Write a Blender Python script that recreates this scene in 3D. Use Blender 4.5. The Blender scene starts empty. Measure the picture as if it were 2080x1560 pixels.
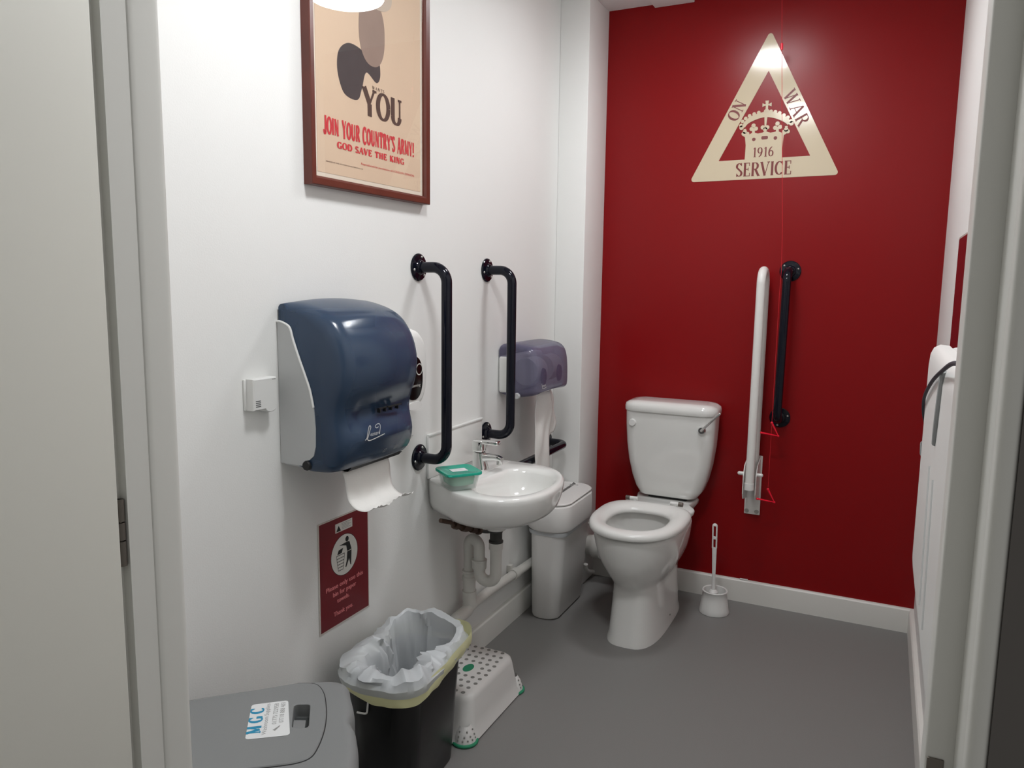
import bpy, bmesh, math, random
from mathutils import Vector, Matrix
R = math.radians
PI = math.pi
random.seed(7)
scene = bpy.context.scene
COL = scene.collection

# ------------------------------------------------------------------ camera
CAM = Vector((1.31, 0.0, 1.39))
YAW, PITCH, ROLL, FPX = R(25.93), R(7.58), R(0.7355), 1545.0
_f = Vector((-math.sin(YAW) * math.cos(PITCH), math.cos(YAW) * math.cos(PITCH), -math.sin(PITCH)))
_r = Vector((math.cos(YAW), math.sin(YAW), 0))
_u = _r.cross(_f)
_r2 = math.cos(ROLL) * _r + math.sin(ROLL) * _u
_u2 = -math.sin(ROLL) * _r + math.cos(ROLL) * _u
camd = bpy.data.cameras.new('camera')
camd.sensor_width = 36.0
camd.lens = 36.0 * FPX / 2080.0
camd.clip_start = 0.02
cam = bpy.data.objects.new('camera', camd)
cam.matrix_world = Matrix(((_r2.x, _u2.x, -_f.x, CAM.x), (_r2.y, _u2.y, -_f.y, CAM.y), (_r2.z, _u2.z, -_f.z, CAM.z), (0, 0, 0, 1)))
COL.objects.link(cam)
scene.camera = cam

# ------------------------------------------------------------------ light of the place, exposure
LAMP_POWER = 54.0 
CORRIDOR = 0.24             # dim light of the corridor the camera stands in
w = bpy.data.worlds.new('corridor_light')
scene.world = w
w.use_nodes = True
w.node_tree.nodes['Background'].inputs[0].default_value = (1.0, 0.99, 0.95, 1)
w.node_tree.nodes['Background'].inputs[1].default_value = CORRIDOR
vs = scene.view_settings
vs.view_transform = 'Standard'
vs.look = 'None'
vs.gamma = 1.0
vs.use_curve_mapping = False
vs.exposure = 0.16


# ------------------------------------------------------------------ materials
def srgb(r, g, b):
    f = lambda c: (c / 255 / 12.92) if c / 255 <= 0.04045 else ((c / 255 + 0.055) / 1.055) ** 2.4
    return (f(r), f(g), f(b))


def mat(name, col, rough=0.5, metal=0.0, bump=0.0, bscale=300.0, var=0.0, vscale=6.0, coat=0.0, clear=0.0, spec=0.5, sss=0.0, bdetail=3):
    m = bpy.data.materials.new(name)
    m.use_nodes = True
    nt = m.node_tree
    b = nt.nodes['Principled BSDF']
    b.inputs['Base Color'].default_value = (*col, 1)
    b.inputs['Roughness'].default_value = rough
    b.inputs['Metallic'].default_value = metal
    b.inputs['Specular IOR Level'].default_value = spec
    if coat:
        b.inputs['Coat Weight'].default_value = coat
        b.inputs['Coat Roughness'].default_value = 0.08
    tc = nt.nodes.new('ShaderNodeTexCoord')
    if var:
        n = nt.nodes.new('ShaderNodeTexNoise')
        n.inputs['Scale'].default_value = vscale
        n.inputs['Detail'].default_value = 6
        nt.links.new(tc.outputs['Object'], n.inputs['Vector'])
        mx = nt.nodes.new('ShaderNodeMix')
        mx.data_type = 'RGBA'
        mx.inputs[6].default_value = (*[c * (1 - var) for c in col], 1)
        mx.inputs[7].default_value = (*[min(1, c * (1 + var)) for c in col], 1)
        nt.links.new(n.outputs['Fac'], mx.inputs[0])
        nt.links.new(mx.outputs[2], b.inputs['Base Color'])
    if bump:
        n2 = nt.nodes.new('ShaderNodeTexNoise')
        n2.inputs['Scale'].default_value = bscale
        n2.inputs['Detail'].default_value = bdetail
        nt.links.new(tc.outputs['Object'], n2.inputs['Vector'])
        bp = nt.nodes.new('ShaderNodeBump')
        bp.inputs['Strength'].default_value = bump
        bp.inputs['Distance'].default_value = 0.002
        nt.links.new(n2.outputs['Fac'], bp.inputs['Height'])
        nt.links.new(bp.outputs['Normal'], b.inputs['Normal'])
    if clear:      # tinted see-through plastic
        tr = nt.nodes.new('ShaderNodeBsdfTransparent')
        k = 0.55
        tr.inputs['Color'].default_value = (*[min(1, k + (1 - k) * c * 1.6) for c in col], 1)
        ms = nt.nodes.new('ShaderNodeMixShader')
        ms.inputs[0].default_value = clear
        out = nt.nodes['Material Output']
        nt.links.new(b.outputs['BSDF'], ms.inputs[1])
        nt.links.new(tr.outputs['BSDF'], ms.inputs[2])
        nt.links.new(ms.outputs[0], out.inputs['Surface'])
    return m


M = {}
M['wall'] = mat('white_wall_paint', (0.84, 0.84, 0.82), 0.55, bump=0.12, bscale=260, var=0.012, vscale=3)
M['red'] = mat('red_wall_paint', srgb(134, 9, 14), 0.30, bump=0.06, bscale=190, var=0.03, vscale=4, spec=0.25)
M['ceil'] = mat('ceiling_paint', (0.84, 0.83, 0.82), 0.7)
M['floor'] = mat('grey_vinyl_floor', (0.215, 0.210, 0.203), 0.5, bump=0.10, bscale=900, var=0.10, vscale=420, spec=0.35)
M['trim'] = mat('white_gloss_trim', (0.76, 0.75, 0.71), 0.4, var=0.02, vscale=5)
M['frame'] = mat('door_frame_paint', (0.74, 0.735, 0.70), 0.4, var=0.02, vscale=3, bump=0.05, bscale=60)
M['corridor'] = mat('corridor_wall_dark', (0.13, 0.118, 0.110), 0.5, var=0.03, vscale=3)  # dark brown-grey tone for the corridor face of the front wall
M['door'] = mat('door_paint', (0.73, 0.72, 0.66), 0.45, var=0.02, vscale=2)
M['hinge'] = mat('dull_hinge_metal', (0.18, 0.16, 0.14), 0.45, metal=0.7)
M['ceramic'] = mat('white_ceramic', (0.80, 0.80, 0.775), 0.12, coat=0.4)
M['seat'] = mat('white_seat_plastic', (0.80, 0.80, 0.775), 0.22)
M['plastic'] = mat('white_plastic', (0.78, 0.78, 0.76), 0.4)
M['binplastic'] = mat('white_bin_plastic', (0.76, 0.75, 0.73), 0.42)
M['pipe'] = mat('white_pipe_plastic', (0.70, 0.69, 0.65), 0.4)
M['black'] = mat('blue_black_gloss', (0.004, 0.005, 0.011), 0.10, spec=0.28)
M['blackbin'] = mat('black_plastic', (0.004, 0.004, 0.004), 0.32)
M['blackmatt'] = mat('matt_black', (0.008, 0.008, 0.008), 0.6)
M['screw'] = mat('steel_screw', (0.55, 0.55, 0.52), 0.3, metal=1.0)
M['chrome'] = mat('chrome', (0.80, 0.81, 0.80), 0.07, metal=1.0)
M['copper'] = mat('tarnished_copper', (0.10, 0.062, 0.045), 0.45, metal=0.6)
M['darknut'] = mat('dark_tailpiece', (0.035, 0.037, 0.034), 0.4)
M['blue'] = mat('smoky_blue_plastic', (0.030, 0.060, 0.115), 0.20, clear=0.20)
M['housing'] = mat('pale_grey_plastic', (0.52, 0.53, 0.53), 0.45)
M['purple'] = mat('smoky_violet_plastic', (0.155, 0.145, 0.235), 0.15, clear=0.44)
M['rollhub'] = mat('violet_roll_hub', (0.06, 0.035, 0.10), 0.5)
M['paper'] = mat('white_paper', (0.78, 0.77, 0.74), 0.85, bump=0.3, bscale=120)
M['wood'] = mat('mahogany_frame', srgb(92, 38, 26), 0.32, var=0.25, vscale=14)
M['mount'] = mat('cream_mount', srgb(226, 214, 198), 0.8)
M['tan'] = mat('tan_poster_paper', srgb(216, 190, 164), 0.8, var=0.05, vscale=5)
M['inkgrey'] = mat('dark_grey_ink', srgb(72, 64, 64), 0.8, var=0.15, vscale=20)
M['inkmid'] = mat('mid_grey_ink', srgb(150, 128, 116), 0.8, var=0.10, vscale=18)
M['inkpale'] = mat('pale_grey_ink', srgb(196, 180, 164), 0.8)
M['inkbrown'] = mat('brown_black_ink', srgb(82, 62, 54), 0.8)
M['inkred'] = mat('red_ink', srgb(205, 58, 64), 0.8)
M['cream'] = mat('glossy_cream_vinyl', srgb(205, 190, 163), 0.13, bump=0.06, bscale=45, spec=0.5)
M['letterred'] = mat('dark_red_letters', srgb(112, 34, 32), 0.4)
M['maroon'] = mat('maroon_print', srgb(112, 14, 26), 0.3)
M['pinkink'] = mat('pink_lettering', srgb(226, 132, 134), 0.6)
M['offwhite'] = mat('off_white_print', srgb(205, 203, 196), 0.5)
M['laminate'] = mat('clear_laminate_edge', srgb(205, 198, 190), 0.25)
M['greyink'] = mat('pale_grey_ink_small', srgb(150, 150, 148), 0.7)
M['blackink'] = mat('black_ink', srgb(18, 18, 18), 0.6)
M['greybin'] = mat('grey_bin_plastic', srgb(132, 134, 134), 0.42, bump=0.15, bscale=700)
M['greydark'] = mat('dark_grey_recess', srgb(70, 73, 73), 0.5)
M['sticker'] = mat('white_sticker', srgb(228, 230, 230), 0.4)
M['cyan'] = mat('blue_ink', srgb(32, 140, 178), 0.5)
M['bag'] = mat('translucent_bag', (0.66, 0.69, 0.71), 0.35, clear=0.22, bump=0.25, bscale=40)
M['yellow'] = mat('pale_yellow_film', srgb(238, 236, 184), 0.35, clear=0.10, bump=0.2, bscale=60)
M['stool'] = mat('white_stool_plastic', (0.74, 0.73, 0.71), 0.45)
M['stoolgrey'] = mat('grey_rubber_dots', srgb(132, 131, 126), 0.7)
M['green'] = mat('green_rubber', srgb(38, 138, 100), 0.5)
M['doodle'] = mat('grey_print', srgb(120, 116, 110), 0.6)
M['teal'] = mat('teal_lid_plastic', srgb(22, 172, 146), 0.22, clear=0.15)
M['tub'] = mat('clear_tub_plastic', (0.66, 0.74, 0.70), 0.15, clear=0.72)
M['mint'] = mat('mint_contents', srgb(110, 205, 165), 0.5)
M['soapwin'] = mat('black_window', (0.003, 0.003, 0.003), 0.2, spec=0.2)
M['cordred'] = mat('red_cord', srgb(205, 22, 36), 0.35)
M['bangle'] = mat('red_plastic', srgb(246, 20, 52), 0.3)
M['railwhite'] = mat('white_powder_coat', (0.78, 0.77, 0.74), 0.3)
M['elastic'] = mat('dark_elastic', srgb(45, 45, 55), 0.6)
M['slit'] = mat('grey_groove', srgb(150, 152, 152), 0.6)
M['rib'] = mat('pale_grey_rib', srgb(196, 197, 196), 0.5)
M['glass'] = mat('picture_glass', (1, 1, 1), 0.02)
g = M['glass'].node_tree           # thin clear glazing: a glossy reflection over what lies behind it
g.nodes.remove(g.nodes['Principled BSDF'])
_t = g.nodes.new('ShaderNodeBsdfTransparent'); _g = g.nodes.new('ShaderNodeBsdfGlossy'); _m = g.nodes.new('ShaderNodeMixShader'); _l = g.nodes.new('ShaderNodeLayerWeight'); _p = g.nodes.new('ShaderNodeMath'); _q = g.nodes.new('ShaderNodeMath')
_g.inputs['Roughness'].default_value = 0.01; _l.inputs['Blend'].default_value = 0.5
_p.operation = 'POWER'; _p.inputs[1].default_value = 4.0; _q.operation = 'MULTIPLY_ADD'; _q.inputs[1].default_value = 0.7; _q.inputs[2].default_value = 0.045
g.links.new(_l.outputs['Facing'], _p.inputs[0]); g.links.new(_p.outputs[0], _q.inputs[0])
g.links.new(_q.outputs[0], _m.inputs[0]); g.links.new(_t.outputs[0], _m.inputs[1]); g.links.new(_g.outputs[0], _m.inputs[2])
g.links.new(_m.outputs[0], g.nodes['Material Output'].inputs['Surface'])
em = bpy.data.materials.new('lit_opal_bowl'); em.use_nodes = True
_b = em.node_tree.nodes['Principled BSDF']
_b.inputs['Base Color'].default_value = (0.9, 0.9, 0.88, 1)
_b.inputs['Emission Color'].default_value = (0.985, 1.0, 1.02, 1)
_b.inputs['Emission Strength'].default_value = LAMP_POWER
M['lamp'] = em
em2 = em.copy(); em2.name = 'lit_opal_bowl_dim'      # lamp by the red wall, strength lowered to balance the two lamps
em2.node_tree.nodes['Principled BSDF'].inputs['Emission Strength'].default_value = LAMP_POWER * 0.68
M['lamp_dim'] = em2

# ------------------------------------------------------------------ object helpers
OFF = {}


def thing(name, label, cat, loc, group=None):
    o = bpy.data.objects.new(name, None)
    o.empty_display_size = 0.05
    COL.objects.link(o)
    o.location = loc
    OFF[o.name] = Vector(loc)
    o['label'] = label
    o['category'] = cat
    if group:
        o['group'] = group
    return o


class G:
    def __init__(s):
        s.v = []
        s.f = []

    def add(s, vs_, fs):
        k = len(s.v)
        s.v += [Vector(p) for p in vs_]
        s.f += [tuple(i + k for i in f) for f in fs]
        return s

    def box(s, x0, x1, y0, y1, z0, z1):
        return s.add([(x0, y0, z0), (x1, y0, z0), (x1, y1, z0), (x0, y1, z0), (x0, y0, z1), (x1, y0, z1), (x1, y1, z1), (x0, y1, z1)],
                     [(3, 2, 1, 0), (4, 5, 6, 7), (0, 1, 5, 4), (1, 2, 6, 5), (2, 3, 7, 6), (3, 0, 4, 7)])

    def rbox(s, x0, x1, y0, y1, z0, z1, r=0.005, seg=3):
        bm = bmesh.new()
        bmesh.ops.create_cube(bm, size=1.0)
        for v in bm.verts:
            v.co = Vector(((x0 + x1) / 2 + v.co.x * (x1 - x0), (y0 + y1) / 2 + v.co.y * (y1 - y0), (z0 + z1) / 2 + v.co.z * (z1 - z0)))
        bmesh.ops.bevel(bm, geom=bm.edges[:], offset=r, segments=seg, profile=0.5, affect='EDGES', clamp_overlap=True)
        bm.verts.index_update()
        s.add([v.co.copy() for v in bm.verts], [[v.index for v in f.verts] for f in bm.faces])
        bm.free()
        return s

    def loft(s, rings, cap0=True, cap1=True, closed=True):
        n = len(rings[0])
        k = len(s.v)
        for r in rings:
            s.v += [Vector(p) for p in r]
        for i in range(len(rings) - 1):
            for j in range(n if closed else n - 1):
                a = k + i * n + j
                b = k + i * n + (j + 1) % n
                s.f.append((a, b, b + n, a + n))
        if cap0:
            s.f.append(tuple(k + j for j in reversed(range(n))))
        if cap1:
            q = k + (len(rings) - 1) * n
            s.f.append(tuple(q + j for j in range(n)))
        return s

    def tube(s, pts, r, seg=16, cap=True):
        pts = [Vector(p) for p in pts]
        rs = r if isinstance(r, (list, tuple)) else [r] * len(pts)
        t0 = (pts[1] - pts[0]).normalized()
        up = Vector((0, 0, 1)) if abs(t0.z) < 0.9 else Vector((1, 0, 0))
        nrm = (up - t0 * up.dot(t0)).normalized()
        rings = []
        for i, p in enumerate(pts):
            if i == 0:
                t = t0
            elif i == len(pts) - 1:
                t = (pts[i] - pts[i - 1]).normalized()
            else:
                t = ((pts[i] - pts[i - 1]).normalized() + (pts[i + 1] - pts[i]).normalized()).normalized()
            nrm = (nrm - t * nrm.dot(t)).normalized()
            bn = t.cross(nrm)
            rings.append([p + (nrm * math.cos(a) + bn * math.sin(a)) * rs[i] for a in [2 * PI * k / seg for k in range(seg)]])
        return s.loft(rings, cap, cap)

    def cyl(s, p0, p1, r0, r1=None, seg=24):
        return s.tube([p0, p1], [r0, r0 if r1 is None else r1], seg)

    def lathe(s, c, prof, seg=40, ax='z'):
        rings = []
        for (r, h) in prof:
            ring = []
            for k in range(seg):
                a = 2 * PI * k / seg
                u, v_ = r * math.cos(a), r * math.sin(a)
                q = {'z': (u, v_, h), 'x': (h, u, v_), 'y': (v_, h, u)}[ax]
                ring.append((c[0] + q[0], c[1] + q[1], c[2] + q[2]))
            rings.append(ring)
        return s.loft(rings)

    def ball(s, c, r, seg=14, sc=(1, 1, 1)):
        prof = [(max(1e-5, r * math.sin(PI * i / 8)), -r * math.cos(PI * i / 8)) for i in range(9)]
        k = len(s.v)
        s.lathe((0, 0, 0), prof, seg)
        for i in range(k, len(s.v)):
            q = s.v[i]
            s.v[i] = Vector((c[0] + q.x * sc[0], c[1] + q.y * sc[1], c[2] + q.z * sc[2]))
        return s

    def prism(s, poly, fr, h0, h1):
        """poly: 2D outline laid out in the frame fr=(origin,right,up,normal), thick from h0 to h1 along the normal"""
        o, a, b, n = fr
        s.loft([[o + a * p[0] + b * p[1] + n * h for p in poly] for h in (h0, h1)])
        return s

    def xf(s, fn):
        s.v = [Vector(fn(p)) for p in s.v]
        return s

    def make(s, name, m, parent=None, smooth=True, angle=35, label=None, subsurf=0):
        off = OFF[parent.name] if parent is not None else Vector((0, 0, 0))
        if parent is None and s.v and name not in FIXED:
            xs = [p.x for p in s.v]; ys = [p.y for p in s.v]; zs = [p.z for p in s.v]
            off = Vector(((min(xs) + max(xs)) / 2, (min(ys) + max(ys)) / 2, min(zs)))
        me = bpy.data.meshes.new(name)
        me.from_pydata([p - off for p in s.v], [], s.f)
        me.update()
        bm = bmesh.new(); bm.from_mesh(me)
        bmesh.ops.remove_doubles(bm, verts=bm.verts[:], dist=1e-6)
        bmesh.ops.recalc_face_normals(bm, faces=bm.faces[:])
        bm.to_mesh(me); bm.free()
        if smooth:
            for p in me.polygons:
                p.use_smooth = True
            me.set_sharp_from_angle(angle=R(angle))
        me.materials.append(M[m])
        o = bpy.data.objects.new(name, me)
        COL.objects.link(o)
        if parent is not None:
            o.parent = parent
            OFF[o.name] = off.copy()
        else:
            o.location = off
            OFF[o.name] = off.copy()
        if label:
            o['label'] = label
        if subsurf:
            md = o.modifiers.new('smooth', 'SUBSURF'); md.levels = subsurf; md.render_levels = subsurf
        return o


FIXED = set()


def tag(o, label, cat, group=None):
    o['label'] = label
    o['category'] = cat
    if group:
        o['group'] = group
    return o


def struct(o):
    o['kind'] = 'structure'
    return o


def V(*a):
    return Vector(a)


def fillet(pts, r, n=8):
    """round the inner corners of a polyline"""
    pts = [Vector(p) for p in pts]
    rs = r if isinstance(r, (list, tuple)) else [r] * len(pts)
    out = [pts[0]]
    for i in range(1, len(pts) - 1):
        a, b, c = pts[i - 1], pts[i], pts[i + 1]
        d1, d2 = (a - b).normalized(), (c - b).normalized()
        ang = d1.angle(d2)
        t = min(rs[i] / math.tan(ang / 2), (a - b).length * 0.49, (c - b).length * 0.49)
        rr = t * math.tan(ang / 2)
        cen = b + (d1 + d2).normalized() * (rr / math.sin(ang / 2))
        p0, p1 = b + d1 * t, b + d2 * t
        u, v_ = p0 - cen, p1 - cen
        tot = u.angle(v_)
        for k in range(n + 1):
            f = k / n
            out.append(cen + (u * math.sin((1 - f) * tot) + v_ * math.sin(f * tot)) / math.sin(tot))
    out.append(pts[-1])
    return out


def spline(pts, n=8, closed=False):
    """Catmull-Rom through points (tuples of any dimension)"""
    P = [Vector(p) for p in pts]
    m = len(P)
    out = []
    for i in range(m if closed else m - 1):
        g_ = lambda k: P[k % m] if closed else P[max(0, min(m - 1, k))]
        p0, p1, p2, p3 = g_(i - 1), g_(i), g_(i + 1), g_(i + 2)
        for k in range(n):
            t = k / n
            out.append(0.5 * ((2 * p1) + (p2 - p0) * t + (2 * p0 - 5 * p1 + 4 * p2 - p3) * t * t + (3 * p1 - p0 - 3 * p2 + p3) * t ** 3))
    if not closed:
        out.append(P[-1])
    return out


def rrect(cx, cy, hx, hy, r, n=6):
    """rounded rectangle outline in 2D, counter-clockwise"""
    out = []
    for (sx, sy, a0) in ((1, 1, 0), (-1, 1, 90), (-1, -1, 180), (1, -1, 270)):
        for k in range(n + 1):
            a = R(a0 + 90 * k / n)
            out.append((cx + sx * (hx - r) + r * math.cos(a), cy + sy * (hy - r) + r * math.sin(a)))
    return out


def sell(cx, cy, ax, ay, p=2.5, n=48):
    """superellipse outline"""
    out = []
    for k in range(n):
        t = 2 * PI * k / n
        c, s_ = math.cos(t), math.sin(t)
        out.append((cx + ax * math.copysign(abs(c) ** (2 / p), c), cy + ay * math.copysign(abs(s_) ** (2 / p), s_)))
    return out


def circ(cx, cy, r, n=14):
    return [(cx + r * math.cos(2 * PI * k / n), cy + r * math.sin(2 * PI * k / n)) for k in range(n)]


def frame(o, a, b):
    a, b = Vector(a).normalized(), Vector(b).normalized()
    return (Vector(o), a, b, a.cross(b).normalized())


LEFTW = lambda y, z, x=0.0: frame((x, y, z), (0, 1, 0), (0, 0, 1))      # reads on the left wall, normal +x
BACKW = lambda x, z, y=3.36: frame((x, y, z), (1, 0, 0), (0, 0, 1))     # reads on the back wall, normal -y


def label_text(gm, body, fr, size, h=0.0006, width=None, align='LEFT', shear=0.0):
    """words in the built-in lettering, laid into geometry gm in frame fr; fitted to a width if given"""
    cu = bpy.data.curves.new('t', 'FONT')
    cu.body = body
    cu.size = size
    cu.align_x = align
    cu.shear = shear
    cu.resolution_u = 3
    ob = bpy.data.objects.new('t', cu)
    COL.objects.link(ob)
    dg = bpy.context.evaluated_depsgraph_get()
    me = bpy.data.meshes.new_from_object(ob.evaluated_get(dg))
    co = [v.co.copy() for v in me.vertices]
    fs = [tuple(p.vertices) for p in me.polygons]
    bpy.data.objects.remove(ob)
    bpy.data.curves.remove(cu)
    bpy.data.meshes.remove(me)
    k = 1.0
    if width and co:
        k = width / (max(c.x for c in co) - min(c.x for c in co))
    o, a, b, n = fr
    gm.add([o + a * c.x * k + b * c.y + n * h for c in co], fs)


# --- serif letters drawn as strokes (x in letter widths, y 0..1)
def _arc(cx, cy, rx, ry, a0, a1, n=14):
    return [(cx + rx * math.cos(R(a0 + (a1 - a0) * k / n)), cy + ry * math.sin(R(a0 + (a1 - a0) * k / n))) for k in range(n + 1)]


GLY = {
    'A': (.80, [('t', [(.06, 0), (.40, 1)]), ('k', [(.40, 1), (.72, 0)]), ('t', [(.2, .34), (.6, .34)])], [(.06, 0), (.72, 0)]),
    'C': (.74, [('m', _arc(.40, .5, .32, .46, 48, 312)), ('t', [(.64, .99), (.64, .70)]), ('t', [(.62, .2), (.66, .12)])], []),
    'D': (.80, [('k', [(.17, 0), (.17, 1)]), ('m', [(.17, .96), (.34, .96)] + _arc(.36, .5, .34, .46, 90, -90) + [(.17, .04)])], []),
    'E': (.66, [('k', [(.17, 0), (.17, 1)]), ('t', [(.04, .97), (.58, .97)]), ('t', [(.17, .52), (.46, .52)]), ('t', [(.04, .03), (.60, .03)]),
                ('t', [(.57, 1), (.57, .76)]), ('t', [(.60, 0), (.61, .25)]), ('t', [(.46, .40), (.46, .64)])], []),
    'G': (.80, [('m', _arc(.40, .5, .32, .46, 48, 345)), ('t', [(.64, .99), (.64, .70)]), ('k', [(.66, .04), (.66, .42)]), ('t', [(.50, .42), (.80, .42)])], []),
    'H': (.84, [('k', [(.18, 0), (.18, 1)]), ('k', [(.66, 0), (.66, 1)]), ('t', [(.18, .52), (.66, .52)])], [(.18, 0), (.18, 1), (.66, 0), (.66, 1)]),
    'I': (.36, [('k', [(.18, 0), (.18, 1)])], [(.18, 0), (.18, 1)]),
    'J': (.50, [('k', [(.32, 1), (.32, .22)]), ('m', _arc(.18, .2, .15, .16, 0, -190))], [(.32, 1)]),
    'K': (.82, [('k', [(.18, 0), (.18, 1)]), ('t', [(.18, .42), (.64, 1)]), ('k', [(.34, .58), (.68, 0)])], [(.18, 0), (.18, 1), (.64, 1), (.68, 0)]),
    'M': (1.0, [('t', [(.14, 0), (.14, 1)]), ('k', [(.14, 1), (.48, .1)]), ('t', [(.48, .1), (.80, 1)]), ('k', [(.80, 0), (.80, 1)])], [(.14, 0), (.80, 0), (.14, 1), (.80, 1)]),
    'N': (.86, [('t', [(.14, 0), (.14, 1)]), ('k', [(.14, 1), (.68, 0)]), ('t', [(.68, 0), (.68, 1)])], [(.14, 0), (.14, 1), (.68, 1)]),
    'O': (.84, [('m', _arc(.42, .5, .33, .47, 0, 360, 26))], []),
    'R': (.80, [('k', [(.17, 0), (.17, 1)]), ('m', [(.17, .96), (.36, .96)] + _arc(.38, .73, .22, .23, 90, -90) + [(.17, .5)]), ('k', [(.40, .5), (.70, 0)])], [(.17, 0), (.70, 0)]),
    'S': (.60, [('m', _arc(.30, .745, .21, .215, 35, 200, 10) + [(.2, .58), (.40, .43)] + _arc(.30, .25, .22, .21, 20, -145, 10)), ('t', [(.50, 1), (.50, .78)]), ('t', [(.09, 0), (.09, .24)])], []),
    'T': (.74, [('k', [(.37, 0), (.37, 1)]), ('t', [(.05, .97), (.69, .97)]), ('t', [(.06, 1), (.06, .74)]), ('t', [(.68, 1), (.68, .74)])], [(.37, 0)]),
    'U': (.82, [('k', [(.18, 1), (.18, .3)]), ('m', _arc(.41, .3, .23, .27, 180, 360)), ('t', [(.64, .3), (.64, 1)])], [(.18, 1), (.64, 1)]),
    'V': (.80, [('k', [(.08, 1), (.40, 0)]), ('t', [(.40, 0), (.70, 1)])], [(.08, 1), (.70, 1)]),
    'W': (1.1, [('k', [(.08, 1), (.34, 0)]), ('t', [(.34, 0), (.56, 1)]), ('k', [(.52, 1), (.76, 0)]), ('t', [(.76, 0), (1.02, 1)])], [(.08, 1), (.54, 1), (1.02, 1)]),
    'Y': (.80, [('k', [(.08, 1), (.40, .45)]), ('t', [(.40, .45), (.70, 1)]), ('k', [(.40, .45), (.40, 0)])], [(.08, 1), (.70, 1), (.40, 0)]),
    '1': (.42, [('k', [(.24, 0), (.24, 1)]), ('t', [(.24, 1), (.08, .84)])], [(.24, 0)]),
    '9': (.60, [('m', _arc(.29, .68, .20, .29, 0, 360, 20)), ('m', _arc(.10, .66, .40, .66, 0, -78, 10))], []),
    '6': (.60, [('m', _arc(.30, .32, .20, .29, 0, 360, 20)), ('m', _arc(.49, .34, .40, .66, 180, 102, 10))], []),
    "'": (.22, [('k', [(.11, 1), (.11, .74)])], []),
    '!': (.34, [('k', [(.17, 1), (.17, .28)]), ('k', [(.17, .14), (.17, 0)])], []),
    ' ': (.45, [], []),
}


def strip(gm, pts, ws, fr, h):
    o, a, b, n = fr
    L, Rr = [], []
    for i, p in enumerate(pts):
        p = Vector(p)
        q0 = Vector(pts[max(0, i - 1)]); q1 = Vector(pts[min(len(pts) - 1, i + 1)])
        d = (q1 - q0)
        d = d.normalized() if d.length > 0 else Vector((1, 0))
        nn = Vector((-d.y, d.x)) * ws[i] / 2
        L.append(p + nn); Rr.append(p - nn)
    to = lambda q: o + a * q.x + b * q.y + n * h
    k = len(gm.v)
    m = len(pts)
    gm.v += [to(q) for q in L] + [to(q) for q in Rr]
    for i in range(m - 1):
        gm.f.append((k + i, k + m + i, k + m + i + 1, k + i + 1))


def serif_text(gm, body, fr, height, width, thick=.17, thin=.055, serif=.24, h=0.0008, gap=.07, grow=None):
    """letters of the given height along fr, fitted to width; grow = letters that stand taller"""
    tot = sum(GLY[c][0] + gap for c in body) - gap
    sx = width / tot
    x = 0.0
    o, a, b, n = fr
    for ci, c in enumerate(body):
        wg, strokes, serifs = GLY[c]
        hh = height
        up = 0.0
        hh2 = hh * (grow if (grow and (ci == 0 or body[ci - 1] == ' ')) else 1.0)
        f2 = (o + a * x * sx + b * (hh - hh2) / 2, a, b, n)
        mid = (sx + hh2) / 2 if sx < hh2 else hh2
        for ki, (kind, pts) in enumerate(strokes):
            P = [(p[0] * sx, p[1] * hh2) for p in pts]
            ws = []
            for i in range(len(P)):
                q0, q1 = P[max(0, i - 1)], P[min(len(P) - 1, i + 1)]
                dx, dy = q1[0] - q0[0], q1[1] - q0[1]
                l = math.hypot(dx, dy) or 1
                vert = abs(dy) / l
                kw = thick * sx
                tw = thin * hh2
                ws.append({'k': kw, 't': tw if vert < .5 else thin * sx * 1.2, 'm': tw + (kw - tw) * vert ** 1.5}[kind])
            strip(gm, P, ws, f2, h + ki * 2.5e-5)
        for si, (px, py) in enumerate(serifs):
            yy = py * hh2 + (thin * hh2 / 2 if py == 0 else -thin * hh2 / 2)
            if serif:
                strip(gm, [((px - serif / 2) * sx, yy), ((px + serif / 2) * sx, yy)], [thin * hh2] * 2, f2, h + 1.6e-4 + si * 1e-5)
        x += wg + gap


# ================================================================== THE SETTING
W, D, H = 1.5, 3.36, 2.58
FIXED |= {'floor', 'ceiling', 'wall_left', 'wall_right', 'wall_back', 'wall_front', 'wall_corner'}
struct(G().box(-0.12, W + 0.12, -1.6, D + 0.12, -0.06, 0).make('floor', 'floor', smooth=False))
struct(G().box(-0.12, W + 0.12, 0.60, D + 0.12, H, H + 0.06).make('ceiling', 'ceil', smooth=False))
struct(G().box(-0.12, 0, 0.60, D + 0.12, 0, H).make('wall_left', 'wall', smooth=False))
struct(G().box(W, W + 0.12, 0.60, D + 0.12, 0, H).make('wall_right', 'wall', smooth=False))
struct(G().box(0, W, D, D + 0.12, 0, H).make('wall_back', 'red', smooth=False))
struct(G().rbox(0, 0.131, 3.118, D, 0, H, 0.003).make('wall_corner', 'wall'))
gf = G().box(0, 0.430, 0.60, 0.70, 0, H).box(1.415, W, 0.60, 0.70, 0, H).box(0.430, 1.415, 0.60, 0.70, 2.08, H)
struct(gf.make('wall_front', 'wall', smooth=False))


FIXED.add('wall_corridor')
struct(G().box(1.3965, 2.6, 0.588, 0.5995, 0, 2.6).box(-1.2, 0.428, 0.588, 0.5995, 0, 2.6).box(0.428, 1.3965, 0.588, 0.5995, 2.10, 2.6).make('wall_corridor', 'corridor', smooth=False))


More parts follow.
